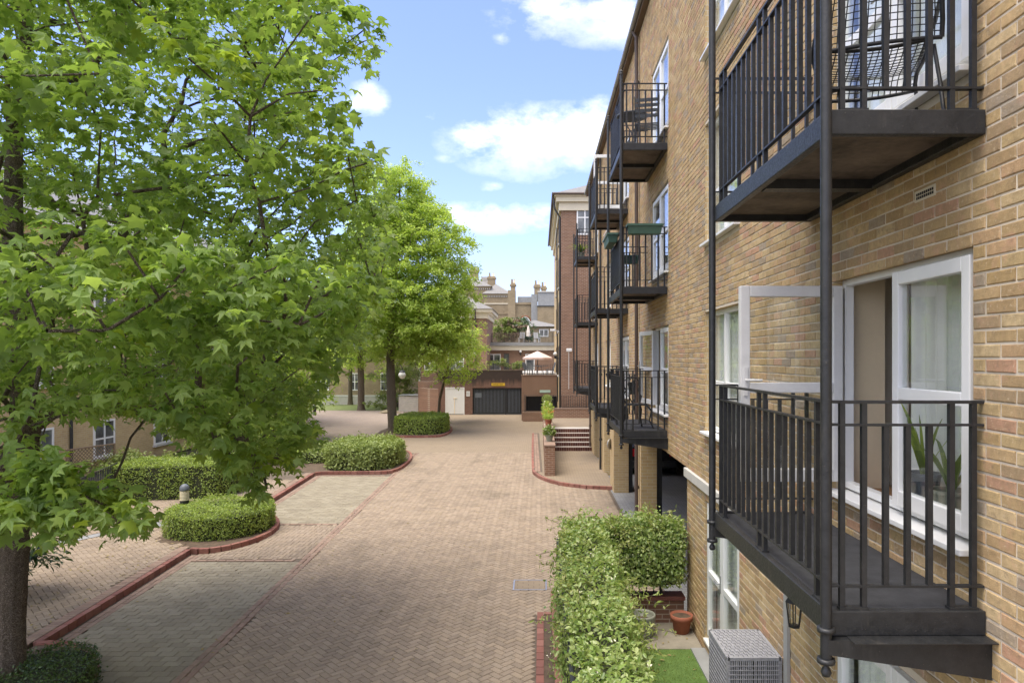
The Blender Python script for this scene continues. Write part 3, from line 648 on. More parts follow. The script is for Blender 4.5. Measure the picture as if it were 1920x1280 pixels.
def planter(label, loc, rz, plants=False, L=.62):
    t = thing('planter_box', label, 'planter', loc, rz, 'green planter boxes hung on the second column balcony')
    m = MB(); a, b, h = .075, .10, .17
    m.add([(-L/2+.03,-a,0),(L/2-.03,-a,0),(L/2-.03,a,0),(-L/2+.03,a,0),(-L/2,-b,h),(L/2,-b,h),(L/2,b,h),(-L/2,b,h)], [(3,2,1,0),(0,1,5,4),(1,2,6,5),(2,3,7,6),(3,0,4,7),(4,5,6,7)])
    m.build('box', M['green_plastic'], t, bevel=.008)
    m = MB(); m.box(-L/2-.015, L/2+.015, -b-.015, -b+.012, h-.025, h+.01); m.box(-L/2-.015, L/2+.015, b-.012, b+.015, h-.025, h+.01); m.box(-L/2-.015, -L/2+.01, -b+.012, b-.012, h-.025, h+.01); m.box(L/2-.01, L/2+.015, -b+.012, b-.012, h-.025, h+.01)
    m.build('rim', M['green_plastic'], t)
    MB().box(-L/2+.01, L/2-.01, -b+.012, b-.012, h, h+.004).build('compost', M['soil'], t)
    m = MB()
    for x in (-L*.28, L*.28): m.box(x-.015, x+.015, b, b+.06, h-.02, h-.008)
    m.build('hook', M['black'], t)
    return t
zb = FL[2]
planter('green planter box on the end rail facing the viewer', (WX-.43, 12.1-.075, zb+.93), 0)
planter('green planter box on the long courtyard side rail', (WX-BD-.085, 13.25, zb+.93), R(-90), L=.9)
planter('green planter box on the far end rail, seen through the bars', (WX-.45, 14.35+.105, zb+.74), R(180), L=.55)
def bistro_table(loc):
    t = thing('bistro_table', 'small round dark table on the top balcony of second column', 'table', loc)
    MB().lathe([(.001,.70),(.29,.70),(.30,.708),(.30,.722),(.29,.728),(.001,.728)], (0,0,0), 24).build('table_top', M['slatgrey'], t)
    for k in range(3):
        a = k*2.094+.5; m = MB(); m.tube([(.2*math.cos(a),.2*math.sin(a),.70), (.02*math.cos(a+1),.02*math.sin(a+1),.40), (-.22*math.cos(a),-.22*math.sin(a),0)], .011, 8); m.build('leg', M['slatgrey'], t, smooth=True)
    m = MB(); m.tube([(.10*math.cos(k*.393),.10*math.sin(k*.393),.2) for k in range(17)], .007, 6); m.build('stretcher', M['slatgrey'], t)
bistro_table((WX-.55, 12.75, FL[3]-.003))
def slat_chair(loc, rz):
    t = thing('slatted_chair', 'grey slatted folding chair on the top balcony of second column', 'chair', loc, rz)
    for k in range(5): MB().box(-.21, .21, -.02, .02, -.006, .006).build('seat_slat', M['slatgrey'], t).location = (0, -.17+k*.085, .45)
    for k in range(4):
        o = MB().box(-.21, .21, -.006, .006, -.03, .03).build('back_slat', M['slatgrey'], t); o.location = (0, .215+.02*k, .58+k*.09); o.rotation_euler.x = R(-12)
    for sx in (-1, 1):
        m = MB(); m.bar((sx*.22,-.22,0), (sx*.22,.29,.92), .018, .03); m.build('leg', M['slatgrey'], t)
        m = MB(); m.bar((sx*.195,.24,0), (sx*.195,-.2,.46), .018, .03); m.build('leg', M['slatgrey'], t)
    return t
slat_chair((WX-.30, 12.55, FL[3]-.003), R(170))
def iron_chair(loc, rz):
    t = thing('iron_chair', 'ornate black cast iron chair on the lowest balcony of second column', 'chair', loc, rz)
    MB().lathe([(.001,.43),(.18,.43),(.20,.44),(.20,.455),(.18,.46),(.001,.46)], (0,0,0), 20).build('seat', M['black'], t)
    for sx in (-1, 1):
        for sy in (-1, 1):
            m = MB(); m.tube([(sx*.13,sy*.13,.44), (sx*.20,sy*.20,.33), (sx*.17,sy*.17,.15), (sx*.23,sy*.23,0)], [.022,.02,.014,.017], 8); m.build('leg', M['black'], t, smooth=True)
    m = MB(); m.tube([(-.15,.16,.45),(-.20,.19,.58),(-.13,.20,.70),(-.19,.22,.84),(-.10,.22,.93),(0,.22,.96),(.10,.22,.93),(.19,.22,.84),(.13,.20,.70),(.20,.19,.58),(.15,.16,.45)], .013, 8)
    m.build('back_frame', M['black'], t, smooth=True)
    m = MB()
    m.tube([(0,.17,.45),(.07,.19,.58),(.03,.20,.70),(.08,.21,.82),(0,.22,.95)], .012, 6); m.tube([(0,.17,.45),(-.07,.19,.58),(-.03,.20,.70),(-.08,.21,.82),(0,.22,.95)], .012, 6); m.box(-.04,.04,.19,.215,.62,.86)
    m.build('splat', M['black'], t)
iron_chair((WX-.48, 12.62, FL[1]-.003), R(20))
def strap_plant(name, label, loc, n, h, m, cat='plant', group=None, droop=1.0, pot=None):
    t = thing(name, label, cat, loc, 0, group)
    if pot:
        pr, ph, pm = pot
        MB().lathe([(.001,0),(pr*.75,0),(pr,ph),(pr*1.06,ph),(pr*1.06,ph+.02),(pr*.9,ph+.02),(pr*.88,ph-.01),(.001,ph-.012)], (0,0,0), 16).build('pot', pm, t, smooth=False)
    b = MB(); z0 = pot[1] if pot else 0
    for k in range(n):
        a = random.uniform(0, 6.28); l = h*random.uniform(.6, 1.1); c, s = math.cos(a), math.sin(a); w = .012+.012*random.random()
        out = random.uniform(.2, .8)*droop; P = []
        for i in range(5):
            f = i/4; P.append(Vector((c*l*out*f, s*l*out*f, z0+l*(f-.55*droop*f*f))))
        sd_ = Vector((-s, c, 0))
        for i in range(4):
            wa, wb = w*(1-.9*(i/4)**2), w*(1-.9*((i+1)/4)**2)
            b.quad(P[i]-sd_*wa, P[i]+sd_*wa, P[i+1]+sd_*wb, P[i+1]-sd_*wb)
    b.build('leaves', m, t)
    return t
strap_plant('potted_grass', 'pale grassy plant spilling over the top balcony of the farthest column', (WX-BD+.2, 27.0, FL[3]+.12-.002), 60, .9, M['grass'], droop=1.3, pot=(.13,.22,M['grey_pot']))
strap_plant('hanging_basket_plant', 'dark hanging basket on the rail of the third column balcony', (WX-.42, 17.62, FL[1]+.75), 40, .3, M['core'], droop=1.5, pot=(.15,.14,M['black']))
strap_plant('potted_plant', 'leafy potted plant behind glass in the near window corner', (WX+.25, 4.18, 3.155), 15, .58, M['grass'], droop=.9, pot=(.12,.20,M['grey_pot']))
strap_plant('potted_plant', 'dark pot with climbing plant behind glass, beside the window stile', (WX+.25, 4.47, 3.155), 8, .7, M['hedge'], droop=.6, pot=(.10,.26,M['slatgrey']))
# wall lantern under the near balcony
t = thing('wall_lantern', 'black metal wall lantern under the nearest balcony', 'lamp', (WX, 5.75, 2.05))
MB().box(-.02, 0, -.04, .04, -.02, .16).build('back_plate', M['black'], t)
m = MB(); m.tube([(-.01,0,.12), (-.07,0,.17), (-.13,0,.14)], .009, 8); m.build('arm', M['black'], t)
m = MB(); m.lathe([(.001,.13),(.03,.12),(.075,.06),(.08,.05),(.001,.05)], (-.13,0,0), 6); m.lathe([(.001,-.17),(.05,-.165),(.05,-.15),(.001,-.15)], (-.13,0,0), 6); m.build('cap', M['black'], t)
m = MB()
for k in range(6):
    a = k*math.pi/3; m.tube([(-.13+.07*math.cos(a),.07*math.sin(a),.05), (-.13+.045*math.cos(a),.045*math.sin(a),-.15)], .006, 4)
m.build('cage', M['black'], t)
MB().lathe([(.001,-.14),(.04,-.14),(.062,.045),(.001,.045)], (-.13,0,0), 6).build('lantern_glass', M['glass'], t)
# ================================================================== ground, paving, kerbs
def struct(o): return tag(o, kind='structure')
def sheet(name, pts, z, m): return struct(MB().poly([(x, y, z) for x, y in pts]).build(name, m))
sheet('ground', [(-900,-60),(900,-60),(900,1500),(-900,1500)], -.07, M['ground'])
def Xs(y): return -4.353 - .0365*y           # red strip between driveway and bays
def Xk(y): return -6.71 - .057*y             # long kerb on the left
drive = sheet('driveway', [(-14,3),(WX+.02,3),(WX+.02,31),(-14,31)], -.014, M['joint'])
sheet('far_driveway', [(-9.5,29.5),(2.3,29.5),(2.3,52),(-9.5,52)], -.004, M['farpave'])
sheet('side_road', [(-30,31.5),(-8.6,31.5),(-8.6,53.5),(-30,53.5)], -.002, M['roadpave'])
sheet('carport_floor', [(WX-.06,10.8),(WX+5.3,10.8),(WX+5.3,31),(WX-.06,31)], .002, M['greypave'])
PL, PW, PJ = .2, .1, .005
def paver_geo(mb, cx, cy, z, a, l=PL, w=PW, c=.005, pj=PJ):
    ca, sa = math.cos(a), math.sin(a); hl, hw = l/2-pj/2, w/2-pj/2
    tx, ty = random.gauss(0, .006), random.gauss(0, .006); z += random.gauss(0, .0012)
    P = lambda u, v, h: (cx+u*ca-v*sa, cy+u*sa+v*ca, z+h+u*tx+v*ty)
    vs = [P(-hl,-hw,-.013),P(hl,-hw,-.013),P(hl,hw,-.013),P(-hl,hw,-.013), P(-hl+c,-hw+c,0),P(hl-c,-hw+c,0),P(hl-c,hw-c,0),P(-hl+c,hw-c,0)]
    mb.add(vs, [(4,5,6,7)] + [(i,(i+1)%4,4+(i+1)%4,4+i) for i in range(4)])
def lay(parent, items, z, m, name, nmax=300, **kw):
    """items: centre x, y, angle; the nearest nmax in view become objects, the rest one mesh"""
    vis = []
    rest = []
    for it in items:
        u, v = pix((it[0], it[1], z)) if it[1] > .5 else (-1, -1)
        (vis if -10 < u < 1930 and v < 1290 else rest).append(it)
    vis.sort(key=lambda i: i[1]); rest += vis[nmax:]; vis = vis[:nmax]
    tm = []
    for k in range(5):
        t = MB(); paver_geo(t, 0, 0, 0, 0, **kw); tm.append(mesh_of(t, m, 'paver'))
    for x, y, a in vis: inst('paver', random.choice(tm), parent, (x, y, z), a)
    mb = MB()
    for x, y, a in rest: paver_geo(mb, x, y, z, a, **kw)
    if rest: o = mb.build(name, m, parent); tag(o, kind='stuff')
def herring(x0, x1, y0, y1, ang, test):
    out = []; ca, sa = math.cos(ang), math.sin(ang); n = int(max(x1-x0, y1-y0)/PW)+4; mx_, my_ = (x0+x1)/2, (y0+y1)/2
    for i in range(-n, n):
        for j in range(-n, n):
            t = (i-j) % 4
            if t == 0: u, v, a = (i+1)*PW, (j+.5)*PW, 0
            elif t == 3: u, v, a = (i+.5)*PW, (j+1)*PW, math.pi/2
            else: continue
            x, y = mx_+u*ca-v*sa, my_+u*sa+v*ca
            if x0 <= x <= x1 and y0 <= y <= y1 and test(x, y): out.append((x, y, a+ang))
    return out
def rows(x0, x1, y0, y1, test, ang=0, PL=.24, PW=.15):
    out = []; r = 0; y = y0+PW/2
    while y < y1:
        x = x0 + (PL/2 if r % 2 else 0)
        while x < x1:
            if test(x, y): out.append((x, y, ang))
            x += PL
        y += PW; r += 1
    return out
WALKP = [(2.36,21.3),(1.5,21.5),(.7,22.05),(.2,22.85),(-.1,23.8),(-.22,25),(-.3,31),(-.33,36.5),(2.36,36.5)]
def main_ok(x, y):
    if x < Xs(y)+.07: return False
    if y < 10.85: return x < -.09
    if inpoly(x, y, WALKP): return False
    return x < WX-.1
lay(drive, herring(-5.6, 2.4, 8.0, 29.7, R(45), main_ok), 0, M['paver'], 'herringbone_paving')
items = []
y = 7.6
while y < 29.4:
    a = math.atan2(1, -.0365)
    for off in (-.05, .055): items.append((Xs(y)+off, y + (.1 if off > 0 else 0), a))
    y += .2
lay(drive, items, .006, M['pink_paver'], 'border_paving')
ISL = [(-7.52,14.40),(-7.2,14.36),(-6.82,14.62),(-6.5,15.2),(-6.4,15.9),(-6.55,16.7),(-6.95,17.4),(-7.4,17.8),(-7.74,18.05)]
NEAR = [(-7.24,9.62),(-6.9,9.62),(-6.35,9.35),(-5.85,8.75),(-5.7,7.9),(-5.8,7.0),(-6.3,6.2),(-7.06,6.0)]
def bay(y0, y1):
    def ok(x, y): return Xk(y)+.22 < x < Xs(y)+.03 and y0 < y < y1 and not inpoly(x, y, NEAR) and not inpoly(x, y, ISL + [(-9, 18), (-9, 14.4)])
    return ok
b1 = bay(7.0, 13.75); b2 = bay(16.95, 23.7); b0 = bay(13.95, 16.8)
lay(drive, rows(-8.4, -4.4, 7.0, 13.8, b1) + rows(-8.4, -4.4, 16.95, 23.7, b2), 0, M['grey_paver'], 'bay_paving', l=.24, w=.15, c=.003, pj=.003)
lay(drive, herring(-8.4, -4.4, 13.95, 16.8, 0, b0), .0, M['paver'], 'bay_divider_paving', 60)
items = []
for y in (13.85, 16.88, 23.78):
    x = -8.2
    while x < -4.4:
        if Xk(y)+.12 < x < Xs(y)-.18 and not inpoly(x, y, ISL + [(-9,18),(-9,14.4)]): items.append((x, y, 0))
        x += .2
y = 9.5
while y < 23.7:
    for o_ in (.16, .26):
        if not inpoly(Xk(y)+o_, y, ISL + [(-9,18),(-9,14.4)]) and not (14.2 < y < 18.1): items.append((Xk(y)+o_, y, math.atan2(1, -.057)))
    y += .2
lay(drive, items, .006, M['pink_paver'], 'bay_border_paving', 120)
ZF = .10
foot = struct(MB().prism([(-13.5,5),(Xk(5)-.06,5),(Xk(24)-.06,24),(-13.5,24)], -.02, ZF-.013).build('footway', M['joint']))
def foot_ok(x, y): return x < Xk(y)-.25 and not inpoly(x, y, [(-6.4,15.9),(-6.6,14.7),(-7.4,14.45),(-8.6,15.0),(-8.95,16.2),(-8.6,17.4),(-7.6,17.7)])
lay(foot, [i for i in herring(-12.6, -7.0, 8.5, 22.5, R(45), foot_ok)], ZF, M['paver'], 'footway_paving', 250)
items = []; y = 8.6
while y < 23.8:
    if not 14.5 < y < 18.0: items.append((Xk(y)-.16, y, math.atan2(1, -.057) + math.pi/2))
    y += .101
lay(foot, items, ZF+.006, M['pink_paver'], 'footway_border_paving', 150)
# drain covers let into the footway and the driveway
def cover(name, label, cx, cy, w, l, z, rz=0, m=None):
    t = thing(name, label, 'manhole cover', (cx, cy, z), rz)
    f = MB(); e = .025
    f.box(-w/2,w/2,-l/2,-l/2+e,0,.006); f.box(-w/2,w/2,l/2-e,l/2,0,.006); f.box(-w/2,-w/2+e,-l/2+e,l/2-e,0,.006); f.box(w/2-e,w/2,-l/2+e,l/2-e,0,.006)
    f.build('frame', M['steel'], t); MB().box(-w/2+e, w/2-e, -l/2+e, l/2-e, -.01, .003).build('tray', m or M['farpave'], t)
cover('manhole_cover', 'recessed manhole cover with metal rim beside the jasmine hedge', -.17, 12.35, .62, .55, .002, 0)
cover('manhole_cover', 'grey manhole cover in the footway left of the round hedge', G(285,990)[0], G(285,990)[1], .75, .55, ZF+.003, R(-8), M['greypave'])
cover('drain_cover', 'flat grey drain cover in the footway near the railing', G(150,1018)[0], G(150,1018)[1], .95, .30, ZF+.003, R(60), M['lead'])
KM = []
for k in range(4):
    t = MB(); h = lambda: random.uniform(-.003,.003)
    t.box(-.104,.104,-.05,.05,-.06,.103+h()); KM.append(mesh_of(t, M['red_kerb'], 'kerb_brick'))
def kerb(pts, name='kerb', z=0.0):
    o = bpy.data.objects.new(name, None); C.objects.link(o); struct(o); o.location = (pts[0][0], pts[0][1], z)
    base = o.location
    P = [Vector(p) for p in pts]; carry = .1; n = 0
    for a, b in zip(P, P[1:]):
        d = b-a; L = d.length; s = carry
        while s < L:
            c = a + d*(s/L); q = inst('kerb_brick', random.choice(KM), o, (c.x-base.x, c.y-base.y, random.uniform(-.003,.003)), math.atan2(d.y, d.x)+random.uniform(-.015,.015)); s += .214; n += 1
            q.scale = (.955, 1, 1)
        carry = s - L
    return o
def smooth_line(pts, n=4):
    out = []; P = [pts[0]] + list(pts) + [pts[-1]]
    for i in range(1, len(P)-2):
        p0, p1, p2, p3 = [Vector(P[i+k]) for k in (-1,0,1,2)]
        for k in range(n):
            t = k/n; out.append(tuple(.5*((2*p1)+(p2-p0)*t+(2*p0-5*p1+4*p2-p3)*t*t+(3*p1-p0-3*p2+p3)*t**3)))
    return out + [tuple(pts[-1])]
kerb([(Xk(9.6), 9.62), (Xk(14.4), 14.40)])
isl = smooth_line(ISL); kerb(isl)
kerb([(Xk(18.05), 18.05), (Xk(23.8), 23.8)])
K2 = smooth_line([(-8.05,23.95),(-7.6,24.1),(-5.75,24.2),(-5.35,24.6),(-5.22,25.6),(-5.3,27.5),(-5.7,29.2),(-6.4,30.2)]); kerb(K2)
K3 = smooth_line([(-8.0,35.2),(-5.7,35.3),(-5.15,36.0),(-5.05,38),(-5.4,40.2),(-6.5,41.2)]); kerb(K3)
kerb(smooth_line(NEAR[:6]))
K4 = smooth_line(WALKP[:-1]); kerb(K4)
kerb([(.0,6.5),(.02,10.72),(2.28,10.74)])
struct(MB().prism(isl + [(-8.6,17.75),(-8.95,16.9),(-9.0,16.0),(-8.7,15.1),(-8.1,14.6)], -.03, .09).build('planting_bed', M['soil']))
struct(MB().prism(NEAR, -.03, .08).build('planting_bed', M['soil']))
struct(MB().prism(K2 + [(-9.5,30.5),(-9.8,27),(-9.0,24.3)], -.03, .08).build('planting_bed', M['soil']))
struct(MB().prism(K3 + [(-8.8,41),(-9,38),(-8.8,35.4)], -.03, .08).build('planting_bed', M['soil']))
struct(MB().prism([(x+.06 if i < 8 else x, y) for i, (x, y) in enumerate(WALKP)], -.03, .10).build('raised_walk', M['farpave']))
# edging rows on the raised walk
items = []
for a in (0,): 
    for k in range(60):
        y = 24.2 + k*.2
        if y < 36: items += [(-.10-.012*(y-24), y, math.pi/2), (.0-.012*(y-24), y, math.pi/2)]
walk_edge = sheet('walk_edge', [(-.2,24.0),(.12,24.0),(.0,36.4),(-.3,36.4)], .104, M['joint'])
lay(walk_edge, items, .112, M['pink_paver'], 'edge_paving', 60)
# ------------------------------------------------------------------ garden behind the jasmine
struct(MB().prism([(.06,4.0),(WX,4.0),(WX,10.68),(.06,10.68)], -.03, .09).build('garden_soil', M['soil']))
struct(MB().box(.75, WX-.2, 4.0, 9.38, .09, .108).build('artificial_lawn', M['lawn']))
struct(MB().box(.55, WX-.02, 9.4, 10.34, .085, .104).build('garden_slabs', mat('grey brown slab', (.25,.225,.175), .85, .25, 4, .2)))  # slabs in one even grey brown tone
struct(MB().box(WX-.2, WX, 4.0, 9.38, .09, .13).build('slate_edging', M['lead']))
# grass pile of the lawn
gp = np.column_stack([RNG.uniform(1.0, WX-.21, 9000), RNG.uniform(5.5, 9.37, 9000), np.full(9000, .106)])
a = RNG.uniform(0, 6.28, 9000); hh = RNG.uniform(.012, .028, 9000)
V = np.stack([gp, gp + np.column_stack([.006*np.cos(a), .006*np.sin(a), 0*a]), gp + np.column_stack([.012*np.sin(a*3), .012*np.cos(a*5), hh])], 1)
tag(npmesh('turf_pile', V, [(0,1,2)], M['grass']), 'short green artificial turf in the small garden', 'lawn', kind='stuff')
def garden_wall(label, x0, x1, y0, y1, z1):
    t = thing('garden_wall', label, 'wall', (x0, y0, .08))
    MB().box(0, x1-x0, 0, y1-y0, 0, z1-.08).build('brickwork', M['redwall'], t)
    MB().box(-.02, x1-x0+.02, -.02, y1-y0+.02, z1-.08, z1-.02).build('coping', M['red_kerb'], t, bevel=.008)
garden_wall('low red brick wall under the jasmine at the back of the small garden', .32, WX-.08, 10.36, 10.6, .44)
garden_wall('low red brick wall beneath the jasmine along the driveway', .20, .38, 4.2, 10.6, .44)
def railing(name, label, p0, p1, z0, z1, gap=.11, r=.009, cat='railing', rail=.035, posts=2.0, m=None, group=None):
    m = m or M['black']; p0, p1 = Vector(p0), Vector(p1); d = p1-p0; L = d.length; n = max(2, round(L/gap))
    t = thing(name, label, cat, (p0.x, p0.y, p0.z), math.atan2(d.y, d.x), group)
    dz = d.z; L2 = math.hypot(d.x, d.y)
    for nm, z in (('top_rail', z1), ('bottom_rail', z0)):
        b = MB(); b.bar((0,0,z), (L2,0,dz+z), rail, .012); b.build(nm, m, t)
    me = mesh_of(MB().box(-r,r,-r,r,z0,z1), m, 'bar')
    for k in range(1, n): inst('bar', me, t, (L2*k/n, 0, dz*k/n))
    k = max(1, round(L2/posts)); pm = mesh_of(MB().box(-.024,.024,-.024,.024,-.02,z1+.02), m, 'post')
    for i in range(k+1): inst('post', pm, t, (L2*i/k, 0, dz*i/k))
    return t
railing('garden_railing', 'black garden railing overgrown by jasmine, at the back of the small garden', (.34,10.47,.44), (WX-.42,10.47,.44), .08, 1.0)
railing('garden_railing', 'black garden railing buried in the long jasmine hedge', (.29,4.4,.44), (.29,10.3,.44), .08, .95)
def pot(name, label, loc, prof, m, soil_z, soil_r):
    t = thing(name, label, 'pot', loc)
    MB().lathe(prof, (0,0,0), 24).build('body', m, t, smooth=True)
    MB().lathe([(.001,soil_z-.02),(soil_r,soil_z-.02),(soil_r,soil_z),(.001,soil_z)], (0,0,0), 20).build('compost', M['soil'], t)
pot('plant_pot', 'empty sage grey round pot beside the jasmine hedge', (1.52, 9.85, .10), [(.001,0),(.135,0),(.155,.05),(.185,.25),(.195,.29),(.2,.31),(.195,.33),(.175,.33),(.17,.30),(.15,.22),(.001,.22)], M['grey_pot'], .235, .15)
pot('plant_pot', 'terracotta pot in the garden corner by the wall', (2.13, 9.98, .10), [(.001,0),(.11,0),(.14,.19),(.165,.195),(.17,.27),(.15,.272),(.145,.23),(.001,.225)], M['terracotta'], .24, .14)
# heat pump cover of grey rattan
t = thing('heat_pump_cover', 'grey woven rattan box covering an outdoor unit by the wall', 'box', (1.80, 6.36, .10))
w, d, h = .50, .64, 1.25
MB().box(.012, w-.012, .012, d-.012, 0, h-.02).build('inner_case', M['core'], t)
m = MB()
for x, y in ((0,0),(w,0),(0,d),(w,d)): m.box(x-.014,x+.014,y-.014,y+.014,0,h)
m.box(0,w,-.014,.014,h-.03,h); m.box(0,w,d-.014,d+.014,h-.03,h); m.box(-.014,.014,0,d,h-.03,h); m.box(w-.014,w+.014,0,d,h-.03,h); m.build('frame', M['rattan'], t)
m = MB()
for k in range(1, 26):
    x = k*w/26+random.uniform(-.003,.003); m.box(x-.0055, x+.0055, -.012, -.003, .01, h-.03)
    y = k*d/26+random.uniform(-.003,.003); m.box(-.012, -.003, y-.0065, y+.0065, .01, h-.03)
for k in range(28):
    z = .03+k*(h-.07)/28; m.box(.0, w, -.016, -.0122, z, z+.007); m.box(-.016, -.0122, 0, d, z, z+.007)
m.build('woven_side', M['rattan'], t)
m = MB()
for i in range(22):
    for k in range(10):
        o_ = .003 if (k+i) % 2 else -.003; m.box(i*w/22+.001, (i+1)*w/22-.003, k*d/10, (k+1)*d/10, h-.02, h-.004+o_)
m.build('woven_lid', M['rattan'], t)
# ================================================================== plants
def leaf_template(kind):
    if kind == 'star':          # five lobed sweetgum leaf
        tips = [(90, 1.0), (90-58, .92), (90+58, .92), (90-128, .62), (90+128, .62)]
        P = [(0, .30, .0)]; ring = []
        order = [(-38-90+90-0, 0)]
        ang = [-38, 32, 90, 148, 218]; rad = [.62, .92, 1.0, .92, .62]
        pts = []
        for i in range(5):
            a = math.radians(ang[i]); pts.append((rad[i]*math.cos(a)*.62, .30+rad[i]*math.sin(a)*.62, -.16))
            if i < 4:
                b = math.radians((ang[i]+ang[i+1])/2); pts.append((.27*math.cos(b), .30+.27*math.sin(b), .03))
        pts.append((0, .02, 0))
        V = np.array([(0, .30, .04)] + pts); n = len(pts)
        return V - np.array([0, 0, 0]), [(0, 1+i, 1+(i+1) % n) for i in range(n)]
    if kind == 'fold': return np.array([(0,0,0), (-.24,.45,.07), (0,1,-.06), (.24,.45,.07)], float), [(0,2,1), (0,3,2)]
    if kind == 'narrow': return np.array([(0,0,0), (-.16,.4,.06), (-.13,.7,.05), (0,1.05,-.10), (.13,.7,.05), (.16,.4,.06), (0,.5,0)], float), [(0,6,1),(1,6,2),(2,6,3),(3,6,4),(4,6,5),(5,6,0)]
    if kind == 'oval': return np.array([(0,0,0), (-.21,.3,.07), (-.22,.6,.07), (0,1.0,-.08), (.22,.6,.07), (.21,.3,.07), (0,.5,0)], float), [(0,6,1),(1,6,2),(2,6,3),(3,6,4),(4,6,5),(5,6,0)]
    if kind == 'blade': return np.array([(-.03,0,0), (.03,0,0), (.0,1,-.12)], float), [(0,1,2)]
def leaves(P, Nrm, Dir, size, kind):
    """P, Nrm, Dir: (n,3); returns vertex blocks of oriented leaves"""
    T, faces = leaf_template(kind)
    z = Nrm/np.linalg.norm(Nrm, axis=1, keepdims=True)
    y = Dir - (Dir*z).sum(1, keepdims=True)*z; y /= np.maximum(np.linalg.norm(y, axis=1, keepdims=True), 1e-6); x = np.cross(y, z)
    fr = np.stack([x, y, z], 1)
    V = np.einsum('kj,njc->nkc', T, fr)*size[:, None, None] + P[:, None, :]
    return V, faces, fr
def skeleton(trunk, targets, rmin, seed, lift=.25):
    rnd = random.Random(seed); nodes = [Vector(p) for p, r in trunk]; par = [i-1 for i in range(len(trunk))]; nt_ = len(trunk); first = max(1, nt_//3)
    ax = [(min((Vector(t)-q).length for q in nodes[first:]), i) for i, t in enumerate(targets)]; ax.sort()
    for _, i in ax:
        t = Vector(targets[i]); best, bq = 1e9, 0
        for k in range(first, len(nodes)):
            q = nodes[k]; dv = t-q; c = dv.length + 1.2*max(0, q.z-t.z+.15*math.hypot(dv.x, dv.y))
            if c < best: best, bq = c, k
        q = nodes[bq]; L = (t-q).length; m = max(1, min(4, int(L/.35))); prev = bq
        for s in range(1, m+1):
            f = s/m; p = q.lerp(t, f) + Vector((0,0,lift*L*.35*math.sin(math.pi*f)*(.4 if s == m else 1)))
            if s < m: p += Vector((rnd.uniform(-1,1), rnd.uniform(-1,1), rnd.uniform(-.6,.6)))*.08*L
            nodes.append(p); par.append(prev); prev = len(nodes)-1
    cnt = [0.0]*len(nodes); kids = [0]*len(nodes)
    for i in range(nt_, len(nodes)): kids[par[i]] += 1
    for i in range(len(nodes)-1, nt_-1, -1):
        if not kids[i]: cnt[i] += 1
        if par[i] >= nt_: cnt[par[i]] += cnt[i]
    rad = [max(rmin, rmin*c**.52) for c in cnt]
    mb = MB()
    for i in range(nt_, len(nodes)):
        p = par[i]; rp = rad[p] if p >= nt_ else min(trunk[p][1]*.8, rad[i]*1.35)
        mb.tube([nodes[p], nodes[i]], [max(min(rp, rad[i]*1.6), rad[i]), rad[i]], 6, False)
    return mb
def trunk_mesh(trunk, n=36, seed=0, flare=1.3):
    rnd = random.Random(seed); pts = [p for p, r in trunk]; rr = [r for p, r in trunk]
    P = []; Rr = []
    for i in range(len(pts)-1):
        for k in range(14):
            f = k/14; P.append(Vector(pts[i]).lerp(Vector(pts[i+1]), f)); Rr.append(rr[i]*(1-f)+rr[i+1]*f)
    P.append(Vector(pts[-1])); Rr.append(rr[-1]); Rr[0] *= flare; Rr[1] *= 1+(flare-1)*.4
    mb = MB(); mb.tube(P, Rr, n, True)
    ph = [rnd.uniform(0, 6.28) for _ in range(8)]      # bark ridges running up the stem, broken along their length
    for i in range(len(P)):
        for k in range(n):
            q = Vector(mb.v[i*n+k]); a = 2*math.pi*k/n; zz = q.z
            h = math.sin(9*a+ph[0]+1.3*math.sin(zz*2.1+ph[1])) + .7*math.sin(14*a+ph[2]+1.1*math.sin(zz*3.7+ph[3])) + .5*math.sin(zz*11+5*a+ph[4])
            mb.v[i*n+k] = tuple(P[i] + (q-P[i])*(1+.035*h+rnd.uniform(-.018,.018)))
    return mb
def fibr(n): 
    v = RNG.normal(size=(n,3)); return v/np.linalg.norm(v, axis=1, keepdims=True)
def crown_leaves(cl, per, spread, size, kind, up=.9, droop=.5):
    """leaves on sprays round each clump centre"""
    Cn = np.array(cl); n = len(Cn)*per
    base = np.repeat(Cn, per, 0)
    tw = 7; spray = fibr(len(Cn)*tw); spray[:,2] = spray[:,2]*.45+.05
    sid = (np.repeat(np.arange(len(Cn)), per)*tw + RNG.integers(0, tw, n))
    f = RNG.uniform(.15, 1, n)**.7
    d = spray[sid]; P = base + d*(f*spread)[:, None] + RNG.normal(size=(n,3))*spread*.11
    P[:,2] -= .25*spread*f*f
    out = d*np.array([1,1,.3]); out /= np.linalg.norm(out, axis=1, keepdims=True)
    Nrm = np.array([0,0,up]) + RNG.normal(size=(n,3))*.42 + out*.35
    Dir = out + RNG.normal(size=(n,3))*.5 + np.array([0,0,-droop])
    s = RNG.uniform(size[0], size[1], n)
    return P, Nrm, Dir, s
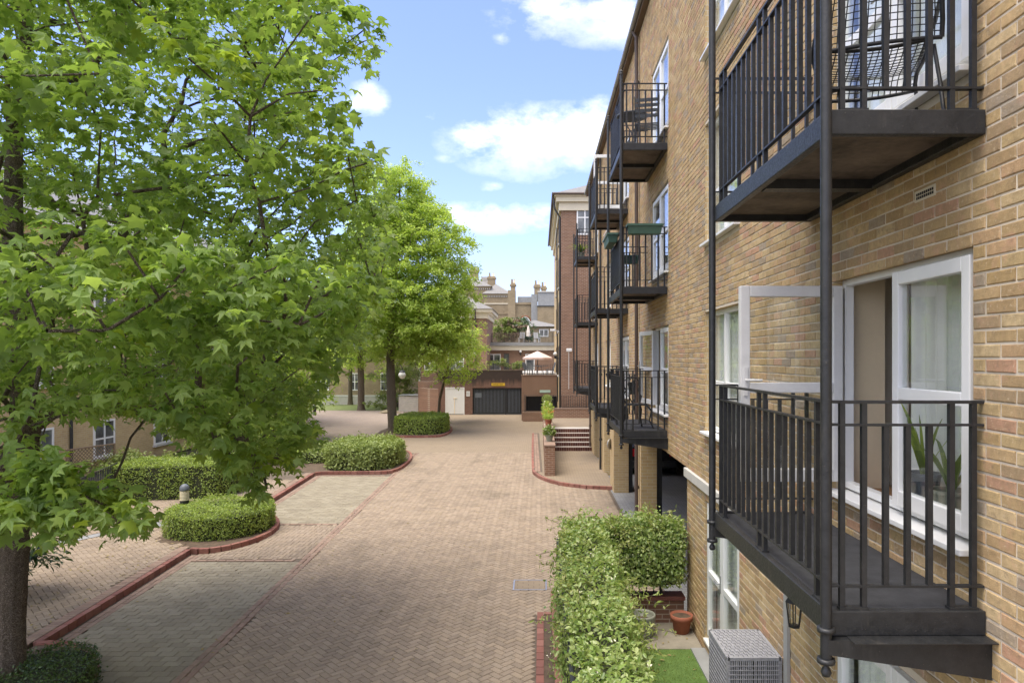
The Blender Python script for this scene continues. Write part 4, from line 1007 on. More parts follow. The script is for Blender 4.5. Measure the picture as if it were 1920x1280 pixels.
# ------------------------------------------------------------------ the big sweetgum on the left
SIL = [(-900,-1500),(700,-1500),(730,-300),(742,0),(712,60),(702,140),(650,185),(668,205),(712,208),(704,270),(716,330),(728,400),(738,480),(728,560),(690,620),(655,690),(625,740),(610,820),(565,870),(525,905),(495,948),
       (455,935),(432,885),(385,850),(300,808),(240,785),(100,792),(72,830),(112,872),(180,915),(285,945),(294,990),(235,1024),(180,985),(110,1032),(-900,1032)]
def crown_points(cen, rad, n, mind, sil, inner=.35, seed=1, shrink=14, zmin=0, ymin=0):
    rnd = random.Random(seed); out = []; grid = {}
    tries = 0
    while len(out) < n and tries < n*80:
        tries += 1
        p = Vector((rnd.uniform(-1,1), rnd.uniform(-1,1), rnd.uniform(-1,1))); L = p.length
        if L > 1 or (L < .55 and rnd.random() > inner): continue
        p = Vector((cen[0]+p.x*rad[0], cen[1]+p.y*rad[1], cen[2]+p.z*rad[2]))
        if p.z < zmin or p.y < ymin: continue
        if sil:
            u, v = pix(p); k = shrink*8/p.y
            if not all(inpoly(u+a*k, v+b*k, sil) for a, b in ((0,0),(1,0),(0,1),(.7,.7),(.7,-.7))): continue
        key = (int(p.x/mind), int(p.y/mind), int(p.z/mind)); ok = True
        for a in (-1,0,1):
            for b in (-1,0,1):
                for c in (-1,0,1):
                    for q in grid.get((key[0]+a,key[1]+b,key[2]+c), ()):
                        if (q-p).length < mind: ok = False
        if not ok: continue
        grid.setdefault(key, []).append(p); out.append(p)
    return out
def tree(name, label, trunk, clumps, per, spread, size, kind, leafm, barkm, rmin, seed, single=0, young=None, droop=.5, group=None, sil=None):
    b = trunk[0][0]; t = thing(name, label, 'tree', b, 0, group); off = -Vector(b)
    tm_ = trunk_mesh(trunk, seed=seed); sk = skeleton(trunk, clumps, rmin, seed); tm_.add(sk.v, sk.f)
    o = tm_.build('trunk', barkm, t, smooth=True); o.location = off
    P, Nr, Di, s = crown_leaves(clumps, per, spread, size, kind, droop=droop)
    V, fc, fr = leaves(P, Nr, Di, s, kind)
    if sil:
        u = CX + F*P[:,0]/P[:,1] + RNG.normal(size=len(P))*12; v = CY + F*(EYE-P[:,2]+s*.4)/P[:,1] + RNG.normal(size=len(P))*10
        ok = np.array([inpoly(a_, b_, sil) for a_, b_ in zip(u, v)]); P, Nr, Di, s, V, fr = P[ok], Nr[ok], Di[ok], s[ok], V[ok], fr[ok]
        yp = np.repeat(young[1], per)[ok]
    idx = np.arange(len(P)); pick = np.array([], int)
    if single:
        u = CX + F*P[:,0]/P[:,1]; v = CY + F*(EYE-P[:,2])/P[:,1]
        vis = (u > 0) & (u < 1920) & (v > 0) & (v < 1280)
        scr = np.where(vis, s/P[:,1]*np.abs((fr[:,2]*np.array([0,-1,.3])).sum(1)+.2), 0)
        pick = np.argsort(-scr)[:single]
        T, _ = leaf_template(kind); tm = MB(); tm.add([tuple(q) for q in T], fc); me = mesh_of(tm, leafm, 'leaf')
        for i in pick:
            q = Matrix([list(c) for c in fr[i]]).transposed().to_euler()
            inst('leaf', me, t, tuple(P[i]+np.array(off)), rot=q, sc=float(s[i]))
    keep = np.setdiff1d(idx, pick)
    if young is not None:
        ysel = RNG.random(len(P)) < yp; ya = np.intersect1d(keep, idx[ysel]); keep = np.setdiff1d(keep, ya)
        o = npmesh('young_foliage', V[ya], fc, young[0], t); o.location = off; tag(o, kind='stuff')
    o = npmesh('foliage', V[keep], fc, leafm, t); o.location = off; tag(o, kind='stuff')
    return t
cl = crown_points((-6.0,8.1,6.5), (5.3,5.0,4.6), 840, .50, SIL, .40, 3, 13, 2.0, 3.1)
cl = [p for p in cl if p.x > -11.5]
# sprays that hang lowest and nearest
for px, py, Y in ((60,900,4.6),(130,930,4.5),(200,960,4.5),(30,960,4.4),(150,925,4.6),(230,985,4.6),(60,870,4.7),(20,870,4.6),(250,970,4.8),(70,960,4.5),(470,900,6.2),(440,860,6.0),(500,915,6.4),(400,820,5.8),(480,850,6.2),(540,840,6.6),(330,770,5.4),(560,790,6.6),(300,720,5.2),(380,760,5.6),(470,790,6.0),
                  (350,500,4.6),(240,470,4.4),(150,540,4.4),(60,470,4.2),(430,540,4.8),(520,500,5.0),(600,520,5.4),(480,600,5.0),(300,560,4.6),(640,570,5.8),(560,610,5.4),(90,620,4.3),(200,620,4.5)):
    cl.append(A(px, py, Y))
young = np.array([.75 if random.random() < .05 else .03 for _ in cl])
trunk = [((-6.34,8.0,.05), .145), ((-6.33,8.0,1.2), .138), ((-6.26,8.0,2.4), .138), ((-6.16,8.02,3.3), .14), ((-6.22,8.0,4.2), .125), ((-6.36,8.05,5.4), .105), ((-6.38,8.1,6.8), .085), ((-6.2,8.1,8.4), .05), ((-6.1,8.0,10.2), .02)]
tree('sweetgum_tree', 'large sweetgum tree with star shaped leaves filling the left of the picture', trunk, cl, 70, .54, (.095,.165), 'star', M['leaf'], M['bark'], .0075, 5, 300, (M['leaf_young'], young), .55, sil=SIL)
# ------------------------------------------------------------------ trees behind
def oval(cen, rad, n, mind, seed, inner=.3, zmin=1.5): return crown_points(cen, rad, n, mind, None, inner, seed, 14, zmin)
tb = (-8.2, 37.4, .05)
c2 = oval((-7.6,37.4,8.7), (3.9,3.4,4.5), 260, .75, 11) + oval((-5.6,36.6,5.9), (2.1,1.9,1.8), 55, .6, 12) + oval((-8.0,37.2,12.6), (2.2,2.0,2.6), 60, .55, 13)
tree('tall_tree', 'tall bright green tree with a bare trunk, beyond the clipped hedges', [(tb,.26),((-8.3,37.4,2.0),.24),((-8.35,37.4,4.2),.22),((-8.2,37.4,7),.17),((-8.0,37.4,10),.10),((-7.8,37.4,14),.04)], c2, 300, .95, (.13,.21), 'fold', M['leaf2'], M['bark2'], .014, 21, droop=.7)
tb = G(677, 769)
c3 = oval((tb[0]+.4,tb[1],8.2), (4.2,3.5,4.6), 150, .9, 14)
tree('tree', 'second tree trunk farther back, left of the tall bright tree', [((tb[0],tb[1],.0),.27),((tb[0],tb[1],2.5),.25),((tb[0]-.1,tb[1],5),.2),((tb[0],tb[1],9),.1)], c3, 200, 1.1, (.15,.24), 'fold', M['leaf2'], M['bark2'], .015, 22, droop=.6)
tb = (-5.9, 43.5, .0)
c4 = oval((-5.7,43.2,4.7), (2.0,2.0,2.2), 60, .6, 15, zmin=2.5)
tree('young_maple', 'small yellow green tree leaning toward the garage wall', [((-6.6,43.6,0),.10),((-6.5,43.5,1.5),.09),((-6.1,43.4,3),.07),((-5.6,43.3,4.8),.04)], c4, 120, .8, (.13,.22), 'fold', M['leaf2'], M['bark2'], .01, 23, droop=.6)
for lab, x, y, h, r, sd_, mm in (('dark green tree behind the left terrace, seen through the leaves', -16.5, 30, 6.2, (3.4,3.2,4.2), 31, 'leaf'),
                             ('pale green tree at the far left behind the big branches', -17, 40, 7.0, (4.2,4.0,4.6), 32, 'leaf2'),
                             ('bushy tree beside the side road, low behind the hanging sprays', -13.2, 33.5, 3.6, (2.6,2.4,2.9), 33, 'leaf2'),
                             ('distant tree closing the side road', -17, 60, 6.5, (5,4,5), 34, 'leaf2'),
                             ('distant olive green tree left of the garage wall', -9.5, 62, 4.6, (3.6,3,3.2), 35, 'hedge2')):
    cc = oval((x,y,h), r, 90, .8, sd_, zmin=.8)
    tree('background_tree', lab, [((x,y,0),.2),((x,y,h*.4),.17),((x+.1,y,h*.8),.1),((x,y,h*1.2),.05)], cc, 110, 1.0, (.18,.30), 'fold', M[mm], M['bark2'], .014, sd_, group='background trees')
# ------------------------------------------------------------------ hedges
def hedge(name, label, outline, z0, h, n, size, m, kind='fold', round_top=.12, wild=.03, tops=None, inset=.09, flat_bias=.5, blossoms=0, cat='hedge', rag=1.0):
    """outline: plan polygon; leaves are spread through the outer shell of the volume round a twiggy core"""
    cx = sum(p[0] for p in outline)/len(outline); cy = sum(p[1] for p in outline)/len(outline)
    t = thing(name, label, cat, (cx, cy, z0)); L = [(x-cx, y-cy) for x, y in outline]
    core = MB(); k = len(L); rr = max(math.hypot(*p) for p in L)
    ins = [(x*(1-inset/max(.2,math.hypot(x,y))), y*(1-inset/max(.2,math.hypot(x,y)))) for x, y in L]
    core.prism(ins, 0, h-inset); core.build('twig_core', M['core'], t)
    per = [0]; 
    for i in range(k): per.append(per[-1] + math.hypot(L[(i+1)%k][0]-L[i][0], L[(i+1)%k][1]-L[i][1]))
    area_top = abs(sum(L[i][0]*L[(i+1)%k][1]-L[(i+1)%k][0]*L[i][1] for i in range(k)))/2
    nside = int(n*per[-1]*h/(per[-1]*h+area_top)); ntop = n-nside
    xs = [p[0] for p in L]; ys_ = [p[1] for p in L]; P = []; Nn = []
    while len(P) < ntop:
        x, y = random.uniform(min(xs), max(xs)), random.uniform(min(ys_), max(ys_))
        if inpoly(x, y, L): P.append((x, y, h + random.gauss(0, wild) - abs(random.gauss(0, .02)))); Nn.append((0,0,1))
    sgn = 1 if sum(L[i][0]*L[(i+1)%k][1]-L[(i+1)%k][0]*L[i][1] for i in range(k)) > 0 else -1
    for _ in range(nside):
        s = random.uniform(0, per[-1]); i = max(j for j in range(k) if per[j] <= s); f = (s-per[i])/max(1e-6, per[i+1]-per[i])
        a, b = L[i], L[(i+1)%k]; d = Vector((b[0]-a[0], b[1]-a[1])).normalized(); nn = Vector((d.y, -d.x))*sgn
        z = h*random.random()**.85; off_ = random.gauss(-.01, wild*.8) - round_top*max(0, (z/h-.75)/.25)**2*.5
        P.append((a[0]+(b[0]-a[0])*f+nn.x*off_, a[1]+(b[1]-a[1])*f+nn.y*off_, z)); Nn.append((nn.x, nn.y, .35))
    P = np.array(P); Nn = np.array(Nn); n = len(P)
    # gentle billow so that the clipped surface is not dead flat
    bl = .022*rag*(np.sin(P[:,0]*5.1+cx)+np.sin(P[:,1]*4.3+cy)+np.sin((P[:,0]+P[:,1])*9.7)); P = P + Nn*bl[:,None]
    Nr = Nn + RNG.normal(size=(n,3))*.55; Di = RNG.normal(size=(n,3)) + Nn*.6 + np.array([0,0,.3])
    V, fc, fr = leaves(P, Nr, Di, RNG.uniform(size[0], size[1], n), kind)
    tag(npmesh('foliage', V, fc, m, t), kind='stuff')
    if blossoms:
        sel = RNG.choice(n, blossoms, replace=False); Q = []
        for i in sel:
            for _ in range(5): Q.append(P[i] + Nn[i]*.03 + RNG.normal(size=3)*.018)
        Q = np.array(Q); V, fc, fr = leaves(Q, RNG.normal(size=Q.shape)+np.array([0,0,.8]), RNG.normal(size=Q.shape), RNG.uniform(.02,.036,len(Q)), 'fold')
        tag(npmesh('blossom', V, fc, M['petal'], t), kind='stuff')
    return t
def ell(cx, cy, rx, ry, n=28, p=2.0, rz=0):
    out = []
    for i in range(n):
        a = 2*math.pi*i/n; c, s = math.cos(a), math.sin(a); x = rx*abs(c)**(2/p)*(1 if c > 0 else -1); y = ry*abs(s)**(2/p)*(1 if s > 0 else -1)
        out.append((cx+x*math.cos(rz)-y*math.sin(rz), cy+x*math.sin(rz)+y*math.cos(rz)))
    return out
hedge('round_hedge', 'round clipped hedge in the kerbed bed, with a bollard lamp in it', ell(-7.68,16.12,1.22,1.22), .09, .54, 17000, (.035,.06), M['hedge'])
hedge('clipped_hedge', 'dark clipped hedge corner at the foot of the big tree', ell(-6.08,7.75,.74,1.0), .07, .44, 8000, (.03,.05), M['laurel'])
hedge('clipped_hedge', 'long clipped hedge with yellow tips behind the round hedge', [(-12.4,19.0),(-9.4,19.5),(-9.1,20.2),(-9.2,21.0),(-12.4,20.8)], .09, 1.02, 16000, (.045,.075), M['hedge'])
hedge('feathery_hedge', 'feathery untrimmed hedge at the end of the parking bays', ell(-6.75,26.1,1.35,1.75,28,2.6), .08, .80, 15000, (.07,.13), M['hedge2'], 'fold', wild=.07, rag=1.8)
hedge('clipped_hedge', 'low feathery hedge running left from the end of the bays', ell(-8.9,27.4,1.4,1.3,24,2.4), .08, .45, 6000, (.06,.12), M['hedge2'], wild=.08, rag=2)
hedge('clipped_hedge', 'box clipped hedge beside the tall bright tree', ell(-6.6,37.7,1.42,2.0,28,2.8), .08, .88, 12000, (.07,.11), M['hedge'])
hedge('jasmine_hedge', 'jasmine hedge in blossom running along the edge of the small garden', [(.30,4.4),(.86,4.4),(.92,7.0),(.98,10.3),(.95,10.75),(.36,10.75),(.27,9.0)], .30, 1.30, 27000, (.04,.08), M['jasmine'], 'oval', wild=.07, round_top=.25, blossoms=240, rag=2.4, inset=.14)
hedge('jasmine_hedge', 'jasmine hedge over the garden railing, joining the building corner', [(.98,10.22),(2.2,10.22),(2.3,10.5),(2.2,10.78),(.98,10.78)], .70, .94, 13000, (.04,.078), M['jasmine'], 'oval', wild=.07, round_top=.25, blossoms=90, rag=2.2, inset=.13)
# loose runners of the jasmine
def runners(label, starts, z, n, up, m, loc):
    t = thing('jasmine_runners', label, 'plant', loc); b = MB(); P = []
    for k in range(n):
        x, y = random.choice(starts); x += random.uniform(-.12,.12); y += random.uniform(-.3,.3)
        p = Vector((x,y,z+random.uniform(-.15,.0))); d = Vector((random.uniform(-1,1), random.uniform(-1,1), random.uniform(.2,1)*up)).normalized()
        pts = [p]
        for i in range(5):
            d = (d + Vector((random.uniform(-.4,.4), random.uniform(-.4,.4), -.12))).normalized(); p = p + d*random.uniform(.05,.10); pts.append(p)
            P.append(p)
            P.append(p-d*.03)
        b.tube([q-Vector(loc) for q in pts], .0028, 4, False)
    tag(b.build('stem', M['bark2'], t), kind='stuff')
    P = np.array([list(q-Vector(loc)) for q in P]); P = np.repeat(P, 2, 0); n_ = len(P)
    V, fc, fr = leaves(P, RNG.normal(size=(n_,3))+np.array([0,0,.7]), RNG.normal(size=(n_,3)), RNG.uniform(.035,.075,n_), 'narrow')
    tag(npmesh('leaves', V, fc, m, t), kind='stuff')
runners('loose yellow green shoots standing out of the driveway jasmine', [(.45,10.6),(.36,9.5),(.33,8.5),(.36,7.6),(.9,8.2),(.95,9.2),(.9,7.2),(.6,10.7),(.9,6.4),(.38,6.6)], 1.6, 75, 1.0, M['jasmine_pale'], (.5,9,1.45))
runners('loose yellow shoots on the jasmine by the building corner', [(1.4,10.3),(1.8,10.3),(2.1,10.4),(1.2,10.2)], 1.62, 26, 1.2, M['jasmine_pale'], (1.7,10.4,1.5))
# shrubs on the left
def shrub(label, c, r, n, size, m, kind='fold', cat='shrub', name='shrub', droop=.3):
    t = thing(name, label, cat, (c[0], c[1], c[2]))
    cl_ = [Vector((random.gauss(0,.42)*r[0], random.gauss(0,.42)*r[1], r[2]*(.25+.75*random.random()))) for _ in range(max(14, n//120))]
    st = MB()
    for q in cl_: st.tube([(q.x*.1,q.y*.1,0), (q.x*.6,q.y*.6,q.z*.6), tuple(q)], [.016,.011,.005], 5, False)
    st.build('stems', M['bark2'], t)
    P, Nr, Di, s = crown_leaves(cl_, n//len(cl_), min(r)*.55, size, kind, droop=droop)
    P[:,2] = np.maximum(P[:,2], .03)
    V, fc, fr = leaves(P, Nr, Di, s, kind); tag(npmesh('foliage', V, fc, m, t), kind='stuff')
shrub('glossy dark shrub with narrow leaves behind the big tree trunk', (-9.3,11.3,.08), (.8,.9,1.25), 3200, (.09,.16), M['laurel'], 'narrow')
shrub('pale flowering shrub in front of the left terrace', (-13.6,22.4,.05), (1.4,1.2,1.0), 3000, (.08,.14), M['hedge2'])
shrub('light shrub right of the trellis under the terrace window', (-11.4,24.0,.05), (1.5,1.2,1.8), 4200, (.08,.14), M['jasmine'])
shrub('glossy evergreen shrub beside the side road', (-11.4,29.2,.03), (1.3,1.3,2.3), 4200, (.13,.22), M['laurel'], 'narrow')
shrub('bright green shrub below the hanging sprays', (-10.6,26.8,.05), (1.2,1.2,2.0), 3400, (.1,.18), M['leaf2'], 'narrow')
shrub('low shrub at the far lawn by the second trunk', (-12.3,54.6,.0), (1.5,.9,1.2), 1600, (.12,.2), M['hedge2'])
shrub('weeping pale shrub between the two trunks', (-12.2,57.5,.0), (1.7,1.5,3.6), 4000, (.14,.25), M['hedge2'], 'narrow', droop=1.5)
# fallen leaves
n_ = 420; fx = np.concatenate([RNG.uniform(-9.2,-7.6,150), RNG.uniform(-7.3,-1.0,150), RNG.uniform(.9,2.2,120)]); fy = np.concatenate([RNG.uniform(9.5,15,150), RNG.uniform(9,22,150), RNG.uniform(6.8,10.2,120)])
fz = np.where(fx < -7.4, .113, np.where(fx > .5, .118, .013)); ok_ = ~((fx > -7.62) & (fx < -6.3) & (fy > 14.2) & (fy < 18.2)); P_ = np.column_stack([fx, fy, fz])[ok_]; n_ = len(P_)
V, fc, fr = leaves(P_, RNG.normal(size=(n_,3))*.18+np.array([0,0,1]), RNG.normal(size=(n_,3)), RNG.uniform(.03,.085,n_), 'fold')
tag(npmesh('fallen_leaves', V, fc, mat('dry leaf', (.26,.17,.07), .9, .4, 30, col2=(.36,.30,.12))), 'scattered dry fallen leaves on the paving', 'leaves', kind='stuff')
# far lawn
lawn = sheet('far_lawn', [(-34,53.5),(-7.2,53.5),(-7.2,70),(-34,70)], .0, mat('rough lawn', (.13,.18,.05), .95, .3, 3, col2=(.22,.25,.09)))
# ================================================================== steps, planter wall, far buildings, street things
def part(t, name, m, *b, bevel=0): return MB().box(*b).build(name, m, t, bevel=bevel)
st = thing('brick_steps', 'flight of five dark red brick steps beside the flower wall', 'steps', (.58, 29.5, .1))
bm_ = mesh_of(MB().box(-.045,.045,-.05,.03,-.077,.077), brick_mat('dark engineering brick', [(.12,.055,.045),(.10,.045,.04),(.14,.065,.05)]), 'riser_brick')
for k in range(5):
    s = part(st, 'step', M['greywood'], 0, 1.74, k*.30+.02, 1.9, k*.17, (k+1)*.17)
    for i in range(17): inst('brick', bm_, s, (.05+i*.103, k*.30, k*.17+.075))
struct(MB().box(.58, 5.5, 31.35, 36.4, .0, .948).build('landing', M['farpave']))
pw = thing('planter_wall', 'stepped brick planter wall with pots of flowers along its top', 'wall', (.19, 23.2, .1))
for y0, y1, z1 in ((0, 3.3, 1.02), (3.3, 6.3, 1.30), (6.3, 10.0, 1.72)):
    part(pw, 'pier', M['redwall'], 0, .36, y0+(.001 if y0 else 0), y1, 0, z1)
    part(pw, 'coping', M['pink_paver'], -.02, .38, y0-.02, y1-.021, z1, z1+.06, bevel=.01)
def flowerpot(label, y, z, r, n, size, m, fl=None, potm='terracotta', hgt=.24):
    t = thing('flower_pot', label, 'potted plant', (.37, y, z))
    MB().lathe([(.001,0),(.10,0),(.14,.2),(.155,.2),(.155,.25),(.001,.25)], (0,0,0), 14).build('pot', M[potm], t)
    P = fibr(n)*np.array([r,r,hgt])*RNG.uniform(.5,1,(n,1)) + np.array([0,0,.25+hgt*.6])
    V, fc, fr = leaves(P, fibr(n)+np.array([0,-.3,.6]), fibr(n), RNG.uniform(*size, n), 'fold'); tag(npmesh('foliage', V, fc, M[m], t), kind='stuff')
    if fl:
        q = P[RNG.choice(n, 60)]+np.array([0,-.02,.04]); V, fc, fr = leaves(q, fibr(60)+np.array([0,-.5,.6]), fibr(60), RNG.uniform(.05,.08,60), 'fold'); tag(npmesh('blossom', V, fc, M[fl], t), kind='stuff')
flowerpot('pot with pale green leaves on the nearest pier of the planter wall', 24.2, 1.18, .24, 500, (.06,.12), 'grass', 'petal', 'grey_pot', .22)
flowerpot('pot with low green cushion plant above the second pier', 27.3, 1.46, .22, 400, (.05,.09), 'leaf2', None, 'terracotta', .14)
flowerpot('pot with orange red flowers on the middle of the planter wall', 28.5, 1.46, .26, 500, (.05,.09), 'leaf2', 'flower', 'terracotta', .25)
flowerpot('pot with tall bright green leaves and white flowers on the planter wall', 29.2, 1.46, .26, 700, (.06,.12), 'leaf2', 'petal', 'terracotta', .40)
flowerpot('pot with round clipped olive bush on the farthest pier', 31.2, 1.88, .27, 900, (.04,.07), 'hedge2', None, 'terracotta', .24)
# --- red brick block
rb = thing('red_brick_block', 'tall red brick block with cream eaves at the end of the yellow block', 'building', (1.2, 36.5, 0))
part(rb, 'wall', M['redwall'], 0, 7, 0, 16, 0, 12.5)
part(rb, 'court_wall', M['fbrick'], -.012, -.002, .35, 15.9, 0, 12.5)
for z, x0, h in ((12.25, -.12, .45), (12.7, -.28, .28), (12.98, -.38, .14)):
    part(rb, 'cornice', M['cream'], x0, 7.2, x0, 16.2, z+.001, z+h)
m = MB(); e = -.42
m.add([(e,e,13.12),(7.4,e,13.12),(7.4,16.4,13.12),(e,16.4,13.12),(3.4,3.6,15.0),(3.4,12.6,15.0)], [(0,1,4),(1,2,5,4),(2,3,5),(3,0,4,5),(3,2,1,0)]); m.build('roof', M['slate'], rb)
m = MB(); m.tube([(e-.04,e-.04,13.10),(e-.04,16.4,13.10)], .06, 8); m.tube([(e-.04,e-.04,13.10),(7.4,e-.04,13.10)], .06, 8); m.build('gutter', M['brown_pipe'], rb)
m = MB(); m.tube([(-.4,.2,13.0),(-.35,.12,12.4),(-.06,.1,11.9),(-.06,.1,1.0)], .05, 8); m.tube([(-.1,5,12.3),(-.06,5,1.5)], .04, 8); m.build('downpipe', M['black'], rb)
def wind_y(t, x0, x1, z0, z1, y, mull=1, bars=1, m=None, name='window'):   # window in a wall facing the viewer
    b = MB(); w = .07; d0, d1 = y-.05, y+.03
    b.box(x0,x0+w,d0,d1,z0,z1); b.box(x1-w,x1,d0,d1,z0,z1); b.box(x0+w,x1-w,d0,d1,z1-w,z1); b.box(x0+w,x1-w,d0,d1,z0,z0+w)
    for k in range(1, mull+1): xm = x0+(x1-x0)*k/(mull+1); b.box(xm-.035,xm+.035,d0+.004,d1,z0+w,z1-w)
    for k in range(1, bars+1): zm = z0+(z1-z0)*k/(bars+1); b.box(x0+w,x1-w,d0+.008,d1,zm-.03,zm+.03)
    o = b.build(name, m or M['white'], t); MB().box(x0+w,x1-w,y-.025,y-.015,z0+w,z1-w).build('pane', M['pane'], o)
    return o
def wind_x(t, y0, y1, z0, z1, x, face=1, mull=1, bars=1, m=None, name='window', sillw=True):   # window in a wall facing +x or -x
    b = MB(); w = .07; d0, d1 = (x-.03, x+.05) if face > 0 else (x-.05, x+.03)
    b.box(d0,d1,y0,y0+w,z0,z1); b.box(d0,d1,y1-w,y1,z0,z1); b.box(d0,d1,y0+w,y1-w,z1-w,z1); b.box(d0,d1,y0+w,y1-w,z0,z0+w)
    for k in range(1, mull+1): ym = y0+(y1-y0)*k/(mull+1); b.box(d0+.004,d1-.004,ym-.035,ym+.035,z0+w,z1-w)
    for k in range(1, bars+1): zm = z0+(z1-z0)*k/(bars+1); b.box(d0+.008,d1-.008,y0+w,y1-w,zm-.03,zm+.03)
    o = b.build(name, m or M['white'], t); xp = x+face*.02; MB().box(xp-.005,xp+.005,y0+w,y1-w,z0+w,z1-w).build('pane', M['pane'], o)
    if sillw: MB().box(min(x,x+face*.12), max(x,x+face*.12), y0-.06, y1+.06, z0-.09, z0-.002).build('sill', M['stone'], o)
    return o
def pane_mat():
    b = NB('dark reflecting pane'); c = b.ramp(b.noise(1.1, 3), [(.35,(.03,.035,.04)), (.65,(.22,.23,.22))]); b.bsdf(c, .06, spec=.8); return b.m
M['pane'] = pane_mat()
for k in (3,): wind_y(rb, .85, 1.75, 3.1+k*2.61, 5.0+k*2.61, 0, 1, 1, name='french_window')
for k in range(4):
    for y in (2.2, 7.2): wind_x(rb, y, y+1.0, 3.2+k*2.55, 4.9+k*2.55, -.012, -1, 0, 1, M['brown_pipe'])
def small_lamp(label, loc, wall_dir, r=.11):
    t = thing('wall_lamp', label, 'lamp', loc)
    d = Vector(wall_dir); MB().tube([(0,0,-.25), tuple(d*.18+Vector((0,0,-.25)))], .05, 8).build('arm', M['black'], t)
    MB().tube([(0,0,-.3),(0,0,-.08)], .06, 8).build('stem', M['black'], t)
    MB().lathe([(.001,-r),(r*.7,-r*.7),(r,0),(r*.7,r*.7),(.001,r)], (0,0,0), 14).build('globe', M['sign'], t, smooth=True)
def flood(label, loc):
    t = thing('floodlight', label, 'lamp', loc)
    MB().tube([(0,0,0),(0,-.35,.02)], .02, 6).build('arm', M['black'], t)
    MB().box(-.15,.15,-.55,-.33,-.06,.12).build('housing', M['sign'], t, bevel=.03)
    MB().box(-.012,.012,-.012,.0,-2.1,0).build('conduit', M['sign'], t)
flood('white floodlight on the red brick wall, above the lowest far balcony', (1.2+.42, 36.5, 4.6))
t = thing('security_camera', 'white security camera on the corner of the red brick block', 'camera', (1.2, 36.9, 5.7)); MB().bar((0,0,0),(-.4,-.05,.02),.03,.03).build('arm', M['sign'], t); MB().box(-.6,-.3,-.12,.02,-.02,.10).build('housing', M['sign'], t, bevel=.02)
lw = thing('low_brick_wall', 'low red brick wall carrying a thin black railing, above the steps', 'wall', (.6, 36.15, .94))
part(lw, 'brickwork', M['redwall'], -.12, 4.6, 0, .2, -.94, .50); part(lw, 'coping', M['pink_paver'], -.14, 4.62, -.02, .22, .5, .54)
railing('ramp_railing', 'thin black railing on the low wall in front of the red brick block', (.5,36.25,1.48), (4.6,36.25,1.48), .06, .68, .12, .012)
# --- garage wall at the end of the driveway
ga = thing('garage_building', 'low stained red brick garage with roof terrace closing the driveway', 'building', (-4.4, 49.6, 0))
X0, X1 = -3.1, 3.1; g0, g1, d0_, d1_ = -.56, 3.09, -2.58, -1.16
for b in ((X0,d0_,0,.3,0,2.02), (d1_,g0,0,.3,0,2.02), (X0,g0,0,.3,2.02,3.25), (g0,X1,0,.3,1.98,3.25)): part(ga, 'wall', M['darkred'], *b)
part(ga, 'coping', M['joint'], X0-.02, X1, -.02, .34, 3.25, 3.32)
part(ga, 'terrace_deck', M['stone'], X0, 5.6, .3, 9, 3.0, 3.1); part(ga, 'inner_wall', M['dark'], X0, 5.6, 6, 6.2, 0, 3.0); part(ga, 'garage_floor', M['greypave'], X0, 5.6, .0, 6, -.06, .006)
part(ga, 'side_wall', M['redwall'], X0-1.8, X0-.001, 1.6, 1.9, 0, 2.4)
m = MB(); m.prism([(X0,.0),(X0-.02,.28),(X0-1.7,2.0),(X0-1.7,1.6)], 0, 1.9); m.build('wing_wall', M['redwall'], ga)
gt = thing('garage_gate', 'black barred double gate closing the garage', 'gate', (-4.4+g0, 49.66, 0)); GW = g1-g0
for a, b in ((0, GW*.66), (GW*.66+.10, GW)):
    m = MB(); m.box(a,a+.06,0,.05,.05,1.95); m.box(b-.06,b,0,.05,.05,1.95); m.box(a+.06,b-.06,0,.05,1.85,1.95); m.box(a+.06,b-.06,0,.05,.05,.14); m.build('gate_leaf', M['black'], gt)
part(gt, 'mid_post', M['black'], GW*.66+.005, GW*.66+.095, -.02, .08, 0, 1.97)
bme = mesh_of(MB().box(-.014,.014,.012,.04,.14,1.85), M['slatgrey'], 'bar')
for k in range(1, 34):
    x = .06+k*(GW-.12)/34
    if not GW*.66-.05 < x < GW*.66+.15: inst('bar', bme, gt, (x, 0, 0))
part(gt, 'lock_plate', M['slatgrey'], .2, .65, -.012, .004, 1.25, 1.6); part(gt, 'mesh_panel', M['dark'], .06, GW-.06, .06, .065, .1, 1.9)
dr = thing('garage_door', 'plain white metal door left of the black gate', 'door', (-4.4+d0_, 49.58, 0))
part(dr, 'door_leaf', M['sign'], .06, d1_-d0_-.06, .03, .08, .04, 1.96); fm = MB(); w_ = d1_-d0_
fm.box(0,.06,0,.1,0,2.02); fm.box(w_-.06,w_,0,.1,0,2.02); fm.box(.06,w_-.06,0,.1,1.96,2.02); fm.build('frame', M['white'], dr)
part(dr, 'bar', M['board'], .66, .70, .005, .03, .06, 1.2); part(dr, 'cross_handle', M['board'], .58, .86, -.0, .025, 1.2, 1.24)
sg = thing('yellow_sign', 'narrow yellow sign with dark lettering above the garage gate', 'sign', (A(934,720.5,49.5).x, 49.585, A(934,720.5,49.5).z))
part(sg, 'board', M['yellow'], -.50, .50, -.02, .01, -.10, .10); m = MB(); x = -.42
for k in range(14):
    w = random.choice((.03,.04,.05)); 
    if k not in (8,): m.box(x, x+w, -.024, -.0205, -.035, .035)
    x += w+.02
tag(m.build('lettering', M['ink'], sg), kind='stuff')
sg = thing('notice', 'small white notice between the white door and the gate', 'sign', (A(877.5,738,49.5).x, 49.585, A(877.5,738,49.5).z)); part(sg, 'board', M['sign'], -.13, .13, -.02, .01, -.19, .19)
m = MB(); [m.box(-.09,.09-.04*(k%2),-.024,-.0205,.10-k*.05,.115-k*.05) for k in range(5)]; tag(m.build('lettering', M['slatgrey'], sg), kind='stuff')
railing('terrace_railing', 'thin black railing along the stained garage parapet', (-7.3,49.75,3.3), (-1.45,49.75,3.3), .06, .5, .12, .012)
